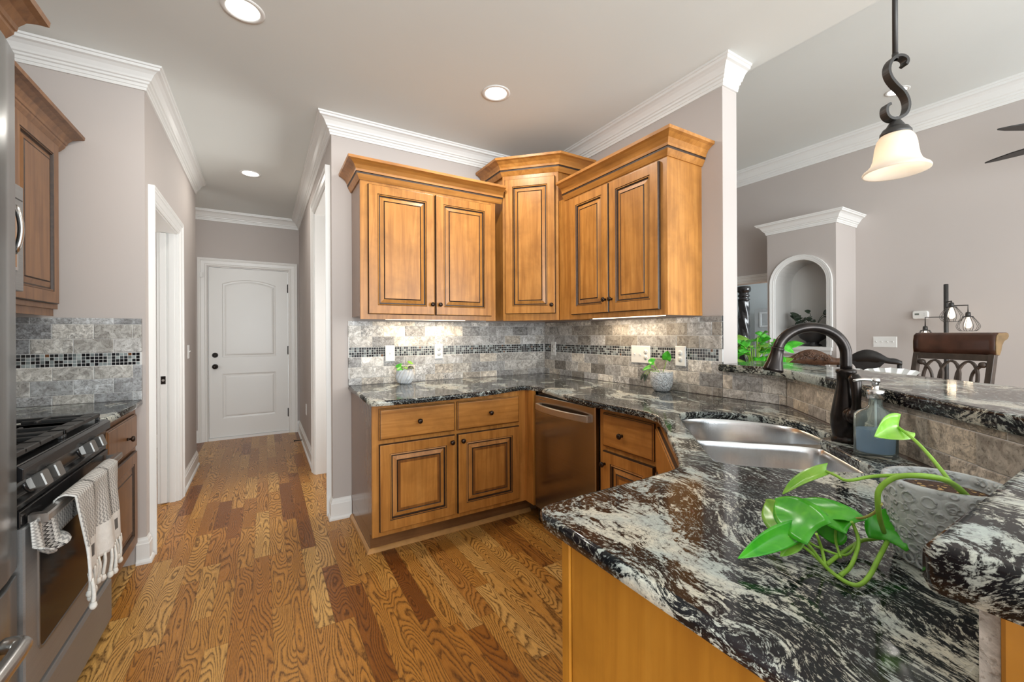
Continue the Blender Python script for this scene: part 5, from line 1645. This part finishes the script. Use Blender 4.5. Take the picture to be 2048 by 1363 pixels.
# ================================================================== LIVING ROOM BEYOND THE BAR
def niche_planter():
    c = V((5.30, 2.262, NZ0 + 0.001))
    t = thing('urn_planter', c, 'dark urn planter with sparse dark leaves standing in the arched niche', 'planter')
    b = MB(); b.lathe([(0.085, 0), (0.09, 0.012), (0.055, 0.03), (0.065, 0.05), (0.12, 0.09), (0.145, 0.14), (0.150, 0.175), (0.165, 0.185), (0.170, 0.215), (0.190, 0.222), (0.192, 0.240), (0.165, 0.240), (0.15, 0.215)], c, seg=32, cap1=True); b.build('urn', 'blackwood', t)
    rnd = random.Random(4)
    for k in range(16):
        a = rnd.uniform(0, 2 * pi); r = rnd.uniform(0.05, 0.20); h = rnd.uniform(0.28, 0.40) - r * 0.25
        r = min(r, 0.14) if cos(a) < -0.2 else r
        d = V((cos(a) * 0.75, sin(a), 0))
        q = c + d * r + V((0, 0, h))
        MB().tube([c + d * r * 0.3 + V((0, 0, 0.23)), c + d * r * 0.7 + V((0, 0, h * 0.93)), q], 0.0028, seg=6, smooth_n=3).build('stem', 'leafdark', t)
        MB().leaf(q, q + V((d.x * 0.03, d.y * 0.055 + rnd.uniform(-.04, .04), rnd.uniform(-0.03, 0.07))), V((-0.7, 0, 0.7)), 0.055, 0, 0.25, 0.1, nl=6, nw=4).build('leaf', 'leafdark', t)


niche_planter()


def floor_lamp():
    c = V((5.33, 1.205, 0))
    t = thing('floor_lamp', c, 'dark metal floor lamp with three wire-cage bulbs behind the leather-backed chair', 'floor lamp')
    b = MB(); b.lathe([(0.14, 0), (0.14, 0.018), (0.03, 0.026)], c, seg=28); b.build('base', 'iron', t)
    b = MB(); b.lathe([(0.016, 0.02), (0.016, 1.70), (0.012, 1.703)], c, seg=14); b.build('pole', 'iron', t)
    H = V((0.30, -0.954, 0)).normalized()
    for a, za, zs, toward in ((0.135, 1.505, 1.42, 0), (-0.135, 1.405, 1.30, 0), (0.03, 1.54, 1.505, 1)):
        q = c + H * a + (V((-0.12, -0.03, 0)) if toward else V((0, 0, 0)))
        b = MB()
        if toward:
            b.tube([c + V((0, 0, za)), q + V((0, 0, za)), q + V((0, 0, zs))], 0.005, seg=8)
        else:
            b.tube([c + V((0, 0, za)), q + V((0, 0, za)), q + V((0, 0, zs))], 0.005, seg=8)
        arm = b.build('arm', 'iron', t)
        b = MB(); b.lathe([(0.006, 0.025), (0.016, 0.02), (0.018, 0.0), (0.018, -0.012), (0.034, -0.014), (0.034, -0.020), (0.014, -0.021)], q + V((0, 0, zs)), seg=16); sk = b.build('socket', 'iron', arm)
        b = MB()
        for k in range(10):
            an = 2 * pi * k / 10
            d = V((cos(an), sin(an), 0))
            b.tube([q + d * r + V((0, 0, zs + h)) for r, h in ((.030, -.018), (.048, -.045), (.068, -.080), (.074, -.105), (.066, -.128), (.050, -.145))], 0.0018, seg=5, smooth_n=2)
        b.tube([q + V((.050 * cos(x * pi / 12), .050 * sin(x * pi / 12), zs - .145)) for x in range(25)], 0.0018, seg=5)
        b.build('wire_cage', 'iron', arm)
        b = MB(); b.lathe([(0.009, -0.02), (0.012, -0.035), (0.022, -0.075), (0.024, -0.095), (0.016, -0.115), (0.001, -0.12)], q + V((0, 0, zs)), seg=14); b.build('bulb', 'bulb', arm)
        l = bpy.data.lights.new('lamp_bulb_light', 'POINT'); l.energy = 0.6; l.color = (1.0, 0.72, 0.45); l.shadow_soft_size = 0.025
        o = bpy.data.objects.new('lamp_bulb_light', l); o.location = q + V((0, 0, zs - 0.075)) - c; o.parent = t; COL.objects.link(o)


floor_lamp()


def pub_chair():
    """leather-railed chair with open ring splat, facing the kitchen"""
    t = thing('dining_chair', (4.18, 0.965, 0), 'tall dark chair with rolled brown leather top rail and open ring back', 'chair', 'dark dining chairs')
    y0, y1, x = 0.735, 1.20, 4.20
    xf = Matrix.Translation((x, 0.967, 0)) @ Matrix.Rotation(radians(-17), 4, 'Z') @ Matrix.Translation((-x, -0.967, 0))
    lean = lambda z: x + max(0, z - 0.62) * 0.20
    b = MB(xf)
    prof = [(-0.016, 1.112), (0.018, 1.108), (0.034, 1.14), (0.042, 1.175), (0.062, 1.205), (0.098, 1.222), (0.112, 1.240), (0.108, 1.258), (0.088, 1.264), (0.04, 1.262), (0.008, 1.262), (-0.012, 1.245), (-0.020, 1.20), (-0.020, 1.15)]
    n = 12
    rr = []
    for k in range(n + 1):
        yy = y1 - (y1 - y0) * k / n
        bow = 0.03 * (1 - (2 * k / n - 1) ** 2)
        rr.append([(lean(1.15) + dx + bow, yy, z - 0.012 * (2 * k / n - 1) ** 2 * 0) for dx, z in prof])
    b.rings(rr, 0, True, True, True)
    tr = b.build('top_rail', ['leather'], t)
    for yy, s in ((y0, -1), (y1, 1)):
        b = MB(xf); b.rings([[(lean(1.15) + dx * 0.96, yy + s * h, 1.185 + (z - 1.185) * 0.96) for dx, z in prof] for h in (0.0005, 0.004)], [0], True, True, False); b.build('rail_end', 'leathertan', tr)
    for yy in (y0 + 0.018, y1 - 0.018):
        b = MB(xf)
        rr = []
        for z, w_ in ((0.0, 0.017), (0.30, 0.02), (0.62, 0.022), (0.85, 0.021), (1.115, 0.019)):
            rr.append([(lean(z) + dx * w_ + (0.06 * (1 - z / 0.62) if z < 0.62 else 0), yy + dy * 0.017, z) for dx, dy in ((-1, -1), (1, -1), (1, 1), (-1, 1))])
        b.rings(rr, 0, True, True, False); b.build('rear_leg', 'darkwood', t, 0.003)
    b = MB(xf); b.box((lean(1.09) - 0.016, y0 + 0.03, 1.068), (lean(1.09) + 0.018, y1 - 0.03, 1.112)); b.box((lean(0.80) - 0.014, y0 + 0.03, 0.78), (lean(0.80) + 0.014, y1 - 0.03, 0.81)); b.build('cross_rail', 'darkwood', t, 0.003)
    b = MB(xf)
    for k in range(3):
        yc = y0 + 0.135 + k * 0.0975
        for j in range(1):
            ring = [(lean(z) - 0.002, yy, z) for yy, z in [(yc + 0.058 * cos(a), 0.935 + 0.125 * sin(a)) for a in [2 * pi * i / 20 for i in range(21)]]]
            b.ribbon(ring, (1, 0, 0), 0.022, 0.013)
    for yc, s in ((y0 + 0.062, 1), (y1 - 0.062, -1)):
        b.tube([(lean(1.03) - 0.002, yc + s * d, z) for d, z in ((0.0, 1.045), (0.012, 1.03), (0.045, 0.99), (0.06, 0.93), (0.045, 0.86), (0.03, 0.81))], [0.016, 0.012, 0.010, 0.010, 0.010, 0.011], seg=8, smooth_n=3)
        b.lathe([(0.001, -0.016), (0.019, -0.014), (0.021, 0.0), (0.019, 0.014), (0.001, 0.016)], (lean(1.03) - 0.002, yc - s * 0.004, 1.042), ax=(1, 0, 0), seg=14)
    b.build('ring_splat', 'darkwood', t)
    b = MB(xf); b.box((x - 0.42, y0 + 0.01, 0.60), (x + 0.03, y1 - 0.01, 0.645)); b.build('seat', 'leather', t, 0.012)
    for yy in (y0 + 0.035, y1 - 0.035):
        b = MB(xf); b.rings([[(x - 0.385 + dx * w_, yy + dy * w_, z) for dx, dy in ((-1, -1), (1, -1), (1, 1), (-1, 1))] for z, w_ in ((0, 0.016), (0.6, 0.021))], [0], True, True, False); b.build('front_leg', 'darkwood', t)


pub_chair()


def crest_chair(loc, yaw, label, mat, carved):
    """dining chair with an arched crest rail"""
    c = V(loc)
    xf = Matrix.Translation(c) @ Matrix.Rotation(yaw, 4, 'Z')
    t = thing('dining_chair', c, label, 'chair', 'dark dining chairs')
    W = 0.27 if carved else 0.235
    H = 1.035 if carved else 1.03
    n = 24

    def top(s):
        a = abs(s)
        return H + 0.075 * (1 - min(1, a / 0.62) ** 2) ** 1.2 * (a < 0.62) - 0.03 * (a > 0.8) * (a - 0.8) * 4
    b = MB(xf)
    rr = []
    for k in range(n + 1):
        s = k / n * 2 - 1
        zt = top(s); zb = H - 0.055 + 0.022 * (1 - abs(s)) * (1 if not carved else -0.4)
        y = 0.03 * (1 - s * s)
        rr.append([(s * W, y - 0.018, zb), (s * W, y + 0.016, zb), (s * W, y + 0.020, (zb + zt) / 2), (s * W, y + 0.012, zt), (s * W, y - 0.010, zt + 0.003), (s * W, y - 0.024, (zb + zt) / 2)])
    b.rings(rr, 0, True, True, True); cr = b.build('crest_rail', mat, t)
    if carved:
        b = MB(xf)
        rnd = random.Random(2)
        for k in range(26):
            s = rnd.uniform(-0.5, 0.5); z0 = H - 0.01 + rnd.uniform(0, 0.062) * (1 - abs(s))
            q = V((s * W, -0.012, z0)); rr_ = rnd.uniform(0.010, 0.020); ph = rnd.uniform(0, 6)
            b.tube([q + V((rr_ * cos(ph + a * 0.7) * (1 - a * 0.09), -0.010 - 0.002 * a, rr_ * sin(ph + a * 0.7) * (1 - a * 0.09))) for a in range(8)], [0.006, 0.006, 0.0055, 0.005, 0.005, 0.004, 0.004, 0.003], seg=6, smooth_n=2)
        b.build('carving', mat, cr)
    for s in (-1, 1):
        b = MB(xf); b.tube([(s * (W - 0.018), 0.0, H - 0.03), (s * (W - 0.02), 0.0, 0.75), (s * (W - 0.03), -0.02, 0.46), (s * (W - 0.03), 0.05, 0.0)], [0.017, 0.019, 0.022, 0.017], seg=8, smooth_n=3); b.build('rear_leg', mat, t)
        b = MB(xf); b.tube([(s * (W - 0.02), -0.42, 0.43), (s * (W - 0.02), -0.42, 0.0)], [0.024, 0.017], seg=8); b.build('front_leg', mat, t)
    b = MB(xf)
    rr = []
    for zz, ww in ((0.47, 0.06), (0.62, 0.05), (0.75, 0.045), (0.86, 0.055), (0.95, 0.09), (1.0, 0.13)):
        rr.append([(a * ww, 0.015 + 0.02 * (zz > 0.6) + dy, zz) for a, dy in ((-1, -0.008), (1, -0.008), (1, 0.008), (-1, 0.008))])
    b.rings(rr, 0, True, True, False); b.build('splat', mat, t)
    b = MB(xf); b.box((-W, -0.44, 0.42), (W, 0.01, 0.475)); b.build('seat', 'leather', t, 0.015)


crest_chair((4.33, 1.86, 0), radians(-62), 'brown dining chair with carved crest rail, left of the black arched chair', 'carved', True)
crest_chair((4.86, 1.62, 0), radians(102), 'black dining chair with plain arched crest rail below the switch plate', 'blackwood', False)


def table_and_settings():
    c = V((3.52, 1.42, 0))
    t = thing('dining_table', c, 'dark round dining table mostly hidden behind the bar', 'table')
    b = MB(); b.lathe([(0.66, 0.735), (0.69, 0.74), (0.69, 0.762), (0.68, 0.766), (0.001, 0.766)], c, seg=48); b.build('tabletop', 'darkwood', t)
    b = MB(); b.lathe([(0.28, 0.0), (0.28, 0.03), (0.09, 0.08), (0.07, 0.25), (0.11, 0.45), (0.07, 0.62), (0.14, 0.736)], c, seg=24); b.build('pedestal', 'darkwood', t)

    def napkin(x, y, yaw, s, label):
        xf = Matrix.Translation((x, y, 0.767)) @ Matrix.Rotation(yaw, 4, 'Z')
        b = MB(xf)
        n = 10
        rr = []
        for k in range(n + 1):
            a = -0.9 + 1.8 * k / n
            r = s * (1 + 0.012 * (k % 2))
            rr.append([V((0.02 * sin(a), 0, 0.0)), V((r * 0.35 * sin(a), 0.018 * (k % 2) - 0.006, r * 0.5 * cos(a * 0.3))), V((r * sin(a) * 0.85, 0.02 * (k % 2) - 0.01, r * (0.75 + 0.25 * cos(a))))])
        for sgn in (-1, 1):
            ids = [[b.p(q + V((0, 0.002 * sgn, 0))) for q in row] for row in rr]
            for i in range(n):
                for j in range(2):
                    q = (ids[i][j], ids[i][j + 1], ids[i + 1][j + 1], ids[i + 1][j])
                    b.face(q if sgn > 0 else q[::-1], 0, False)
        tag(b.build('folded_napkin', 'linen'), label, 'napkin', 'white napkins on the dining table')
    napkin(4.02, 1.20, radians(-75), 0.235, 'white napkin fan standing nearest the leather-backed chair')
    napkin(3.92, 1.42, radians(-100), 0.225, 'white napkin fan standing in front of the black arched chair')
    p = V((3.10, 1.70, 0.767))
    t = thing('potted_pothos', p, 'lush bright green leafy plant beyond the bar, seen under the faucet arch', 'potted plant', 'pothos plants')
    b = MB(); b.lathe([(0.07, 0), (0.095, 0.01), (0.115, 0.16), (0.12, 0.20), (0.11, 0.20), (0.105, 0.18)], p, seg=28, cap1=True); b.build('pot', 'ceramic', t)
    rnd = random.Random(9)
    for k in range(58):
        a = rnd.uniform(0, 2 * pi); r = rnd.uniform(0.03, 0.19); h = rnd.uniform(0.29, 0.50) - r * 0.45
        d = V((cos(a), sin(a), 0))
        q = p + d * r + V((0, 0, h))
        MB().tube([p + d * 0.03 + V((0, 0, 0.18)), p + d * r * 0.6 + V((0, 0, h * 0.92)), q], 0.0028, seg=5, smooth_n=2).build('stem', 'stem', t)
        tip = q + d * rnd.uniform(0.06, 0.10) + V((rnd.uniform(-.03, .03), rnd.uniform(-.03, .03), rnd.uniform(-0.05, 0.06)))
        MB().leaf(q, tip, V((-0.6, -0.3, 0.8)), rnd.uniform(0.06, 0.09), 0, 0.2, 0.15, nl=6, nw=4).build('leaf', rnd.choice(['leaf', 'leaf', 'leafpale']), t)


table_and_settings()


def fan():
    c = V((4.684, 0.146, 2.60))
    t = thing('ceiling_fan', (c.x, c.y, ZL), 'dark bladed ceiling fan in the living room, two blade tips reaching into frame', 'ceiling fan')
    b = MB(); b.lathe([(0.06, -0.001), (0.06, -0.03), (0.015, -0.06)], (c.x, c.y, ZL), seg=20); b.lathe([(0.012, 2.70), (0.012, ZL - 0.05)], (c.x, c.y, 0), seg=10); b.build('downrod', 'iron', t)
    b = MB(); b.lathe([(0.02, 2.72), (0.09, 2.68), (0.12, 2.62), (0.11, 2.55), (0.05, 2.50), (0.001, 2.49)], (c.x, c.y, 0), seg=28); b.build('motor', 'iron', t)
    for k in range(6):
        a = radians(74.4 + 60 * k)
        d = V((cos(a), sin(a), 0)); s = V((-sin(a), cos(a), 0.07)).normalized()
        b = MB()
        rr = []
        for r, wd in ((0.09, 0.02), (0.18, 0.05), (0.40, 0.060), (0.60, 0.050), (0.71, 0.026), (0.766, 0.004)):
            q = c + d * r
            nrm = d.cross(s).normalized() * 0.004
            rr.append([q + s * wd + nrm, q - s * wd + nrm, q - s * wd - nrm, q + s * wd - nrm])
        b.rings(rr, 0, True, True, False); b.build('blade', 'blackwood', t)


fan()


def bedroom():
    c = V((6.80, 3.90, 0))
    t = thing('four_poster_bed', c, 'black bed with spiral-carved post seen through the bedroom doorway', 'bed')
    b = MB(); n = 24; m = 70
    rr = []
    for k in range(m + 1):
        z = 0.0 + 1.80 * k / m
        tw = z * 22
        rr.append([c + V(((0.078 + 0.009 * cos(5 * (a) + tw)) * cos(a), (0.078 + 0.009 * cos(5 * (a) + tw)) * sin(a), z)) for a in [2 * pi * i / n for i in range(n)]])
    b.rings(rr, 0, True, True, True)
    b.lathe([(0.08, 1.80), (0.092, 1.815), (0.075, 1.83), (0.072, 1.85), (0.088, 1.865), (0.088, 1.885), (0.074, 1.90), (0.074, 1.925), (0.10, 1.945), (0.108, 1.985), (0.10, 2.02), (0.09, 2.03), (0.001, 2.03)], c, seg=24)
    b.build('post', 'black', t)
    b = MB(); b.box((6.78, 3.95, 0.30), (6.83, 5.6, 0.75)); b.build('footboard', 'blackwood', t, 0.01)
    b = MB(); b.box((6.84, 3.99, 0.25), (8.25, 5.6, 0.62)); b.build('mattress', 'linen', t, 0.05)
    g = thing('wardrobe', (8.35, 4.3, 0), 'grey panelled wardrobe in the bedroom behind the bed post', 'wardrobe')
    b = MB(); b.box((8.32, 3.6, 0), (8.9, 4.56, 1.735)); b.build('body', 'greywood', g, 0.004)
    for z0, h in ((1.375, 0.29), (0.62, 0.68)):
        m = MB(); m.raised((8.32, 4.46, z0), (0, -1, 0), (0, 0, 1), (-1, 0, 0), 0.60, h, [(0, 0), (0, 0.012), (0.03, 0.012), (0.034, 0.003), (0.05, 0.003)], [0, 0, 0, 1, 1]); m.build('panel', ['greypanel', 'greywood'], g)


bedroom()
area('bedroom_fill_light', (7.2, 1.0, 1.8), (radians(90), 0, 0), 1.6, 1.4, 80, (0.92, 0.97, 1.0))  # added unseen light that brightens the bedroom beyond the doorway
